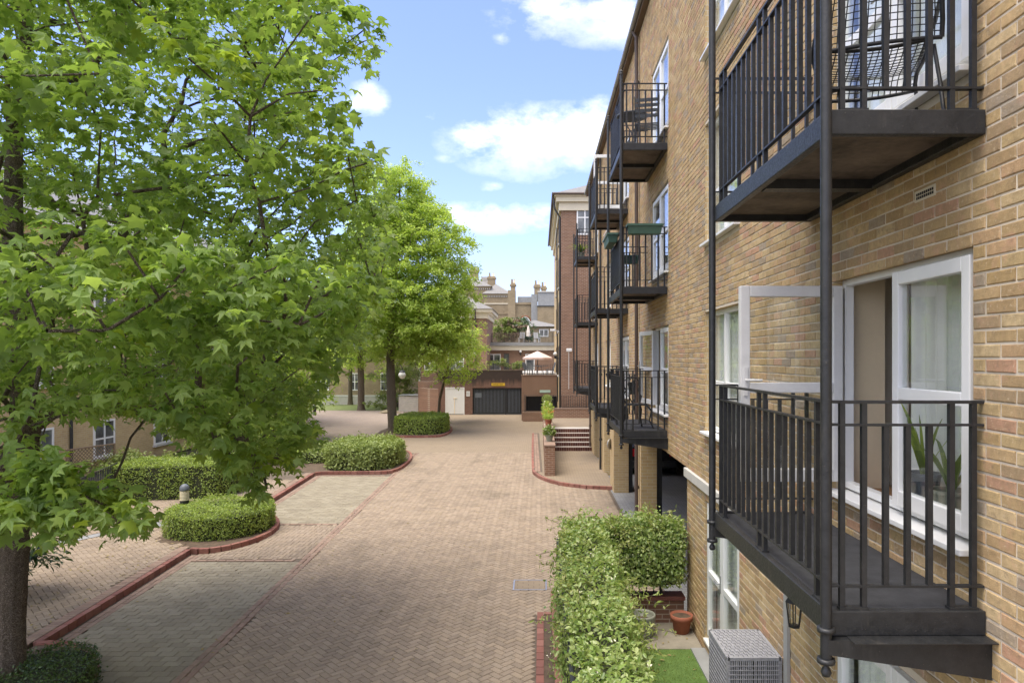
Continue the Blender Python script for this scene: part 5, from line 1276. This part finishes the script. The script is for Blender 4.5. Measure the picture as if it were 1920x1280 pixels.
# box with the sunken opening
bx = thing('terrace_block', 'projecting red brick terrace block with a dark railed opening', 'building', (-1.19, 45.0, 0)); BW = 2.5
for b in ((0,BW,0,.3,1.62,3.0), (0,.28,0,.3,0,1.62), (.28,BW,0,.3,0,.62)): part(bx, 'wall', M['redwall'], *b)
part(bx, 'side_wall', M['redwall'], .0, .25, .301, 4.9, 0, 3.0); part(bx, 'opening_back', M['dark'], .28, BW, .9, 1.0, 0, 1.7); part(bx, 'terrace_deck', M['stone'], .251, BW, .301, 8, 2.85, 2.95); part(bx, 'coping', M['pink_paver'], -.03, BW, -.03, .33, 3.0, 3.06)
railing('opening_railing', 'black railing guarding the dark sunken opening', (-.95,44.3,.62), (1.3,44.3,.62), .06, 1.12, .12, .013)
lw2 = thing('low_brick_wall', 'short red brick upstand below the dark sunken opening', 'wall', (-1.1, 44.2, 0)); part(lw2, 'brickwork', M['redwall'], 0, 2.4, 0, .2, 0, .6)
railing('terrace_railing', 'thin black railing round the parasol terrace', (-1.15,45.15,3.06), (1.25,45.15,3.06), .06, .72, .12, .012)
sg = thing('notice', 'pale green notice on the projecting red brick terrace block', 'sign', (A(1022,733.5,44.9).x, 44.985, A(1022,733.5,44.9).z)); part(sg, 'board', M['signgreen'], -.36, .36, -.02, .01, -.09, .09)
def parasol(label, loc, r, h, drop, m, open_=True):
    t = thing('parasol', label, 'parasol', loc)
    MB().tube([(0,0,0),(0,0,h)], .025, 8).build('pole', M['black'], t)
    n = 8; v = [(0,0,h)]
    if open_:
        v += [(r*math.cos(2*math.pi*k/n+.39), r*math.sin(2*math.pi*k/n+.39), h-drop) for k in range(n)] + [(r*.98*math.cos(2*math.pi*k/n+.39), r*.98*math.sin(2*math.pi*k/n+.39), h-drop-.14) for k in range(n)]
        f = [(0,1+k,1+(k+1)%n) for k in range(n)] + [(1+k,1+n+k,1+n+(k+1)%n,1+(k+1)%n) for k in range(n)]
        MB().add(v, f).build('canopy', m, t)
        MB().lathe([(.001,0),(.22,0),(.22,.06),(.001,.08)], (0,0,0), 12).build('base', M['stone'], t)
    else:
        MB().lathe([(.03,h*.35),(.2,h*.4),(.17,h*.6),(.1,h*.85),(.02,h)], (0,0,0), 8).build('canopy', m, t); MB().lathe([(.001,0),(.2,0),(.2,.06),(.001,.07)], (0,0,0), 10).build('base', M['stone'], t)
parasol('open pale pink parasol on the terrace of the garage', (A(1008,660,47.6).x, 47.6, 2.95), 1.15, 1.75, .48, M['canvas'])
def dining(label, loc, m):
    t = thing('garden_table', label, 'table', loc); MB().lathe([(.001,.68),(.6,.68),(.6,.72),(.001,.72)], (0,0,0), 18).build('table_top', m, t)
    for k in range(4): a = k*1.571+.78; MB().tube([(.1*math.cos(a),.1*math.sin(a),.68),(.42*math.cos(a),.42*math.sin(a),0)], .02, 6).build('leg', m, t)
dining('round garden table under the pink parasol', (A(1012,700,47.0).x, 47.0, 2.95), M['slatgrey'])
def far_chair(label, loc, rz, m):
    t = thing('garden_chair', label, 'chair', loc, rz); part(t,'seat',m,-.24,.24,-.24,.22,.42,.46); b = MB(); b.add([(-.24,.22,.46),(.24,.22,.46),(.22,.36,.95),(-.22,.36,.95),(-.24,.25,.46),(.24,.25,.46),(.22,.39,.95),(-.22,.39,.95)],[(0,1,2,3),(7,6,5,4),(0,4,5,1),(1,5,6,2),(2,6,7,3),(3,7,4,0)]); b.build('backrest', m, t)
    for sx in (-.2,.2):
        for sy in (-.2,.18): MB().box(sx-.02,sx+.02,sy-.02,sy+.02,0,.42).build('leg', m, t)
far_chair('dark garden chair at the left of the parasol terrace', (-.75, 46.2, 2.95), R(120), M['slatgrey'])
far_chair('dark garden chair at the right of the parasol terrace', (.75, 46.6, 2.95), R(-80), M['slatgrey'])
# --- set back wing with the upper terrace
sw = thing('terrace_wing', 'red brick wing with white glazed doors behind the roof terrace', 'building', (-4.6, 58, 0)); 
part(sw, 'wall', M['redwall'], 0, 6, 0, 10, 0, 4.9); part(sw, 'fascia', M['cream'], -.1, 6.1, -.25, -.01, 4.9, 5.25); part(sw, 'flat_roof', M['lead'], -.1, 6.2, -.35, 10, 5.26, 5.55); part(sw, 'eaves_soffit', M['stone'], -.1, 6.1, -.24, .0, 4.86, 4.898)  # the board under the fascia is plain pale stone colour
wind_y(sw, .05, 1.25, 3.12, 4.55, 0, 1, 1, name='french_window'); wind_y(sw, 1.52, 2.0, 3.15, 4.6, 0, 0, 0, M['brown_pipe']); wind_y(sw, 3.4, 4.2, 3.12, 4.55, 0, 0, 0)
railing('roof_railing', 'black railing round the upper roof terrace', (-4.6,59,5.55), (1.2,59,5.55), .05, .85, .13, .009)
railing('terrace_trellis', 'darker slatted railing panel at the left of the upper terrace', (-4.6,59.3,5.55), (-1.4,59.3,5.55), .05, .85, .08, .015, m=M['trellis'])
parasol('closed white parasol on the upper roof terrace', (A(990.5,620,61).x, 61, 5.55), .3, 1.65, .3, M['canvas2'], False)
far_chair('white garden chair left of the closed parasol', (A(977,636,60.4).x, 60.4, 5.55), R(200), M['sign']); far_chair('white garden chair right of the closed parasol', (A(1007,636,60.4).x, 60.4, 5.55), R(160), M['sign'])
for lab, x, y, r, mm in (('loose green shrub on the upper roof terrace at the left', 945, 63, (1.3,1.0,2.4), 'hedge2'), ('reddish dry shrub on the upper roof terrace', 962, 63.5, (1.1,.9,2.4), 'trellis'), ('dark olive bush behind the closed parasol', 984, 64.5, (1.6,1.2,2.6), 'laurel')):
    shrub(lab, (A(x,640,y).x, y, 5.5), r, 2600, (.13,.24), M[mm], name='terrace_shrub')
shrub('bushy planting behind the garage parapet railing', (A(956,694,55).x, 55, 3.1), (1.3,.6,.95), 1500, (.1,.2), M['hedge2'], name='terrace_shrub')
# --- red tower left of it
tw = thing('corner_building', 'red brick corner building with cream cornice and slate roof, behind the bright tree', 'building', (-9.6, 54, 0))
part(tw, 'wall', M['redwall'], 0, 5.35, 0, 7, 0, 7.4); part(tw, 'frieze', M['cream'], -.12, 5.47, -.12, 7.1, 7.4, 7.75); part(tw, 'cornice', M['cream'], -.4, 5.8, -.4, 7.4, 7.9, 8.15); part(tw, 'bed_mould', M['cream'], -.2, 5.6, -.2, 7.2, 7.751, 7.899)
m = MB(); m.add([(-.5,-.5,8.16),(5.9,-.5,8.16),(5.9,7.5,8.16),(-.5,7.5,8.16),(2.5,2.8,9.9),(2.5,4.4,9.9)], [(0,1,4),(1,2,5,4),(2,3,5),(3,0,4,5),(3,2,1,0)]); m.build('roof', M['slate'], tw)
MB().tube([(4.45,-.55,8.1),(4.45,-.3,7.5),(4.45,-.06,7.2),(4.45,-.06,3.1)], .06, 8).build('downpipe', M['black'], tw)
wind_y(tw, 2.2, 3.5, 3.2, 4.6, 0, 1, 1); wind_y(tw, .3, 1.2, 3.2, 4.6, 0, 1, 1); wind_y(tw, 2.3, 3.1, 5.4, 6.8, 0, 1, 1)
small_lamp('wall lamp on the red brick corner building', (A(891,664,53.8).x, 53.78, A(891,664,53.8).z+.05), (0,1,0)); small_lamp('wall lamp on the wing behind the roof terrace', (A(976,660,57.8).x, 57.78, A(976,660,57.8).z+.05), (0,1,0)); small_lamp('globe lamp on the corner of the red brick block', (1.0, 41.5, 4.45), (1,0,0), .13)
# --- victorian houses
vh = thing('victorian_house', 'old yellow brick house with hipped slate roofs and tall chimneys', 'building', (-10.6, 88, 0))
part(vh, 'wall', M['oldbrick'], 0, 4.2, -.5, 10, 0, 13.6); part(vh, 'side_wing', M['oldbrick'], 3.4, 6.75, -1.2, 9, 0, 12.55)
for z in (9.9, 11.2): part(vh, 'string_course', M['cream'] if z > 10.5 else M['oldbrick'], 3.34, 6.81, -1.27, -1.201, z, z+.14)
for (x0,x1,y0,z0) in ((-.3,4.4,-.8,13.6),(3.2,7.05,-1.5,12.55)):
    part(vh, 'cornice', M['oldbrick'], x0+.15, x1-.15, y0+.15, 9.5, z0-.25, z0); m = MB(); ry = 9.6
    m.add([(x0,y0,z0),(x1,y0,z0),(x1,ry,z0),(x0,ry,z0),((x0+x1)/2-.3,y0+2.6,z0+1.55),((x0+x1)/2-.3,ry-2.6,z0+1.55)], [(0,1,4),(1,2,5,4),(2,3,5),(3,0,4,5),(3,2,1,0)]); m.build('roof', M['slate'], vh)
    for k in range(16): xx = x0+.3+k*(x1-x0-.6)/15; part(vh, 'dentil', M['stone'], xx-.05, xx+.05, y0+.16, y0+.27, z0-.42, z0-.26)
def chimney(t, x, y, z0, z1, w, pots, m='oldbrick'):
    c = part(t, 'chimney', M[m], x-w/2, x+w/2, y-.35, y+.35, z0, z1); MB().box(x-w/2-.1,x+w/2+.1,y-.45,y+.45,z1-.35,z1-.15).build('cap', M[m], c)
    for k in range(pots): xx = x-w/2+(k+.5)*w/pots; MB().lathe([(.001,0),(.13,0),(.10,.45),(.13,.5),(.001,.5)], (xx,y,z1), 8).build('chimney_pot', M['board'] if k%2 else M['oldbrick'], c)
chimney(vh, 1.7, 3, 13.5, 16.2, 1.2, 2); chimney(vh, 4.1, 3, 13, 15.3, 1.05, 2)
m = MB()
for k in range(6): m.lathe([(.001,0),(.1,0),(.08,.8),(.001,.8)], (2.65+k*.16,4,14.6), 6)
m.box(2.5,3.6,3.8,4.2,13.5,14.6); m.build('chimney_stack', M['stone'], vh)
wind_y(vh, 4.9, 5.7, 4.9, 5.9, -1.2, 0, 1)
v2 = thing('victorian_house', 'old yellow brick house with arched window and grey mansard roof at far right', 'building', (-3.4, 80, 0))
part(v2, 'wall', M['oldbrick'], .55, 3.0, 0, 8, 0, 10.6); part(v2, 'stack_wall', M['oldbrick'], -.35, .55, -.3, 1.2, 0, 12.3); part(v2, 'parapet', M['oldbrick'], .45, 3.1, -.12, .2, 10.6, 10.85); part(v2, 'wing_wall', M['oldbrick'], 3.2, 6.2, -1, 6, 0, 10.3); part(v2, 'mansard', M['lead'], 3.25, 6.2, -.9, 6, 10.4, 12.0); part(v2, 'mansard_cap', M['stone'], 3.2, 6.3, -1.0, 6, 12.0, 12.12); part(v2, 'eaves', M['black'], 3.15, 6.3, -1.08, 0, 10.3, 10.4)
part(v2, 'roof_lights', M['lead'], .8, 2.9, .5, 4, 10.85, 11.6); part(v2, 'stair_tower', M['lead'], 2.45, 3.2, -.5, 1, 4.5, 11.8)
chimney(v2, .25, .5, 12.3, 13.2, .55, 2); chimney(v2, 3.15, .2, 11, 13.0, .7, 2); chimney(v2, 3.95, .2, 11.5, 12.8, .6, 2)
m = MB(); c0 = (1.72, 8.55)
pts = [(c0[0]-.52,7.2)] + [(c0[0]+.52*math.cos(math.pi-k*math.pi/10), c0[1]+.52*math.sin(math.pi-k*math.pi/10)) for k in range(11)] + [(c0[0]+.52,7.2)]
m.add([(x,-.03,z) for x, z in pts], [tuple(range(len(pts)-1,-1,-1))]); w1 = m.build('arched_window', M['pane'], v2)
m = MB(); m.tube([(x,-.05,z) for x, z in pts], .07, 6); m.bar((c0[0],-.05,7.2),(c0[0],-.05,9.0),.06,.06); m.bar((c0[0]-.5,-.05,8.2),(c0[0]+.5,-.05,8.2),.06,.06); m.bar((c0[0]-.55,-.06,7.2),(c0[0]+.55,-.06,7.2),.1,.1); m.build('frame', M['sign'], w1)
m = MB(); pr = [(x*1.0, z) for x, z in [(c0[0]+.68*math.cos(math.pi-k*math.pi/10), c0[1]+.68*math.sin(math.pi-k*math.pi/10)) for k in range(11)]]; m.tube([(x,-.02,z) for x, z in pr], .08, 5); m.build('arch', M['terracotta'], w1)
v3 = thing('garden_outbuilding', 'low cream and slate outbuilding below the old houses', 'building', (-3.2, 72, 0)); part(v3, 'wall', M['oldbrick'], 0, 5.5, 0, 4, 0, 7.6); m = MB(); m.add([(-.2,-.3,7.6),(5.7,-.3,7.6),(5.7,4.2,7.6),(-.2,4.2,7.6),(2.7,2,8.4)], [(0,1,4),(1,2,4),(2,3,4),(3,0,4),(3,2,1,0)]); m.build('roof', M['slate'], v3); wind_y(v3, 3.2, 4.2, 6.5, 7.3, 0, 1, 0)
# --- left terrace behind the big tree
lt = thing('brick_terrace', 'yellow brick terrace with white windows behind the big tree on the left', 'building', (-16.2, 12, 0))
part(lt, 'wall', M['fbrick'], -8, 0, -2, 34, 0, 8.6); m = MB(); m.add([(-8.5,-2.5,8.6),(.5,-2.5,8.6),(.5,34.5,8.6),(-8.5,34.5,8.6),(-4,1.5,11.4),(-4,30.5,11.4)], [(0,1,4),(1,2,5,4),(2,3,5),(3,0,4,5),(3,2,1,0)]); m.build('roof', M['slate'], lt)
for y in (2.5, 5.6, 9.0, 12.2, 16.0, 20.0, 24.0, 28.0):
    for z in (.55, 3.3, 6.0): wind_x(lt, y, y+1.2, z, z+1.35, 0, 1, 1, 1)
MB().tube([(.06,11,8.4),(.06,11,0)], .05, 8).build('downpipe', M['black'], lt)
far = thing('brick_house', 'brick house glimpsed through the leaves beyond the side road', 'building', (-30, 66, 0)); part(far, 'wall', M['oldbrick'], 0, 17, 0, 6, 0, 7.5); m = MB(); m.add([(-.4,-.4,7.5),(17.4,-.4,7.5),(17.4,6.4,7.5),(-.4,6.4,7.5),(2,3,10),(15,3,10)], [(0,1,5,4),(1,2,5),(2,3,4,5),(3,0,4),(3,2,1,0)]); m.build('roof', M['slate'], far)
for k in range(5):
    for z in (1, 4.3): wind_y(far, 1.5+k*3.2, 2.8+k*3.2, z, z+1.7, 0, 1, 1)
# --- street things
railing('footway_railing', 'black railing on a brick plinth by the long clipped hedge', (-11.6,16.7,.09), (-12.3,19.4,.09), .18, 1.05, .12, .011)
tr = thing('trellis', 'brown lattice trellis panel in front of the left terrace', 'trellis', (-15.0, 21.2, .0), R(72))
for k in range(-9, 20):
    for s in (1, -1):
        x = k*.12; 
        a, b = (x, 0.5), (x+s*.75, 1.25); lo_, hi_ = 0, 1.6
        pts = [(max(lo_, min(hi_, a[0])), 0), (max(lo_, min(hi_, b[0])), 0)]
        t0 = (pts[0][0]-a[0])/(b[0]-a[0]); t1 = (pts[1][0]-a[0])/(b[0]-a[0])
        if abs(t1-t0) < .05: continue
        MB().bar((pts[0][0], .006*s, .5+.75*t0), (pts[1][0], .006*s, .5+.75*t1), .008, .022).build('lath', M['trellis'], tr)
m = MB(); m.box(-.05,0,-.03,.03,0,1.3); m.box(1.6,1.65,-.03,.03,0,1.3); m.box(0,1.6,-.025,.025,1.25,1.3); m.box(0,1.6,-.025,.025,.46,.5); m.build('frame', M['trellis'], tr)
def bollard(label, loc, h, r, dome, body):
    t = thing('bollard_light', label, 'bollard', loc)
    MB().lathe([(.001,0),(r,0),(r,h-.36),(.001,h-.36)], (0,0,0), 18).build('column', M['black'], t)
    for k in range(7): MB().lathe([(.001,0),(r*.86,0),(r*1.02,-.02),(r*1.02,-.028),(r*.8,.012),(.001,.012)], (0,0,h-.33+k*.034), 18).build('louvre', M[body], t)
    MB().lathe([(.001,-.02),(r*1.06,-.02),(r*1.08,0),(r*1.02,.06),(r*.75,.11),(r*.35,.135),(.001,.14)], (0,0,h-.10), 18).build('dome', M[dome], t, smooth=True)
bollard('bollard lamp with grey dome and cream louvres rising from the round hedge', (-8.78, 16.5, .09), .96, .105, 'slatgrey', 'cream_glass')
g = G(590, 778); bollard('slim black bollard lamp beside the side road', (g[0], g[1], 0), 1.02, .11, 'sign', 'sign')
lp = thing('lamp_post', 'black swan neck lamp with a clear globe, right of the tall tree trunk', 'lamp post', (-10.3, 46, 0))
m = MB(); m.tube([(0,0,0),(0,0,3.3)], [.06,.04], 10); m.lathe([(.001,0),(.11,0),(.11,.3),(.06,.5),(.001,.5)], (0,0,0), 12); m.build('pole', M['black'], lp)
m = MB(); m.tube([(0,0,3.2)] + [(.42-.42*math.cos(k*math.pi/10), 0, 3.45+.42*math.sin(k*math.pi/10)) for k in range(11)] + [(.84,0,3.35)], .03, 8); m.build('swan_neck', M['black'], lp)
MB().lathe([(.001,.14),(.16,.10),(.22,.0),(.001,.0)], (.84,0,3.24), 14).build('shade', M['black'], lp); MB().lathe([(.001,-.26),(.16,-.2),(.26,0),(.2,.16),(.12,.25),(.001,.26)], (.84,0,3.02), 16).build('globe', M['sign'], lp, smooth=True)
bs = thing('bin_store', 'grey panelled bin store behind the tall trunk', 'shed', (-11.0, 52.2, 0))
for k in range(8): part(bs, 'board', M['greywood'], 0, 1.75, 0, .04, .02+k*.15, .16+k*.15)
part(bs, 'side_panel', M['greywood'], 1.68, 1.74, .041, 1.5, 0, 1.25); part(bs, 'lid', M['lead'], -.03, 1.8, -.05, 1.5, 1.25, 1.3)
fw = thing('garden_wall', 'pale low garden wall across the far lawn', 'wall', (-19.5, 60, 0)); part(fw, 'brickwork', M['stone'], 0, 7.5, 0, .25, 0, .75); part(fw, 'coping', M['sign'], -.03, 7.53, -.03, .28, .75, .85)
rk = MB(); rr = random.Random(4)
vs = [(0,0,.34)]; 
for (zz, r0) in ((.24,.35),(.1,.62),(0,.7)):
    for k in range(9): a = k*.698; r1 = r0*rr.uniform(.75,1.15); vs.append((r1*math.cos(a)*1.25, r1*math.sin(a)*.7, zz*rr.uniform(.8,1.2)))
fs = [(0,1+k,1+(k+1)%9) for k in range(9)] + [(1+j*9+k,1+(j+1)*9+k,1+(j+1)*9+(k+1)%9,1+j*9+(k+1)%9) for j in range(2) for k in range(9)]
rk.add(vs, fs); o = rk.build('boulder', M['rock']); g = G(730, 774); o.location = (g[0], g[1], -.01); tag(o, 'mossy boulder lying on the side road', 'rock')
t = thing('convex_mirror', 'round convex traffic mirror on the brick pillar', 'mirror', (2.31, 21.55, 1.42), R(-38))
MB().lathe([(.001,0),(.17,0),(.18,.02),(.15,.05),(.001,.06)], (0,0,0), 20).build('disc', M['steel'], t).rotation_euler = (0, R(-90), 0); MB().bar((.0,0,-.05),(.04,.02,-.05),.03,.03).build('bracket', M['black'], t)
# --- parked car in the carport, tail to the eye
car = thing('parked_car', 'black hatchback parked in the carport with red tail lights', 'car', (4.06, 23.6, 0))
sec = [(0.0,[(.62,.32),(.80,.45),(.84,.85),(.80,1.0),(.70,1.05)]), (.12,[(.66,.25),(.85,.42),(.88,.88),(.82,1.05),(.66,1.30)]), (.5,[(.70,.22),(.88,.40),(.90,.90),(.84,1.08),(.62,1.50)]), (1.4,[(.70,.2),(.89,.38),(.91,.92),(.86,1.06),(.60,1.56)]),
       (2.4,[(.70,.2),(.89,.38),(.91,.9),(.86,1.03),(.58,1.48)]), (3.1,[(.70,.2),(.88,.38),(.90,.86),(.84,.98),(.72,1.05)]), (4.0,[(.68,.22),(.84,.4),(.86,.78),(.78,.88),(.5,.92)]), (4.3,[(.6,.3),(.74,.45),(.74,.65),(.66,.74),(.4,.78)])]
vs = []; n = 10
for y, pr in sec: vs += [(-x,y,z) for x, z in pr] + [(x,y,z) for x, z in pr[::-1]]
fs = [(i*n+k, i*n+(k+1)%n, (i+1)*n+(k+1)%n, (i+1)*n+k) for i in range(len(sec)-1) for k in range(n)] + [tuple(range(n)), tuple((len(sec)-1)*n+k for k in range(n-1,-1,-1))]
MB().add(vs, fs).build('body', M['carpaint'], car, smooth=False, bevel=.02)
m = MB(); m.add([(-.60,.085,1.07),(.60,.085,1.07),(.50,.36,1.44),(-.50,.36,1.44)], [(0,1,2,3)]); o = m.build('rear_window', M['pane'], car); o.location = (0,-.04,.01)
for s in (-1, 1):
    part(car, 'tail_light', M['redlens'], min(s*.55,s*.83), max(s*.55,s*.83), -.03, .15, .72, 1.0)
    for y in (.75, 3.4):
        w = MB(); w.tube([(s*.70,y,.31),(s*.90,y,.31)], .31, 18); q = w.build('wheel', M['rubber'], car); MB().tube([(s*.9,y,.31),(s*.91,y,.31)], .19, 12).build('rim', M['steel'], q)
part(car, 'number_plate', M['yellow'], -.26, .26, -.02, .0, .60, .71); part(car, 'bumper', M['black'], -.82, .82, -.06, .1, .34, .56, bevel=.03)
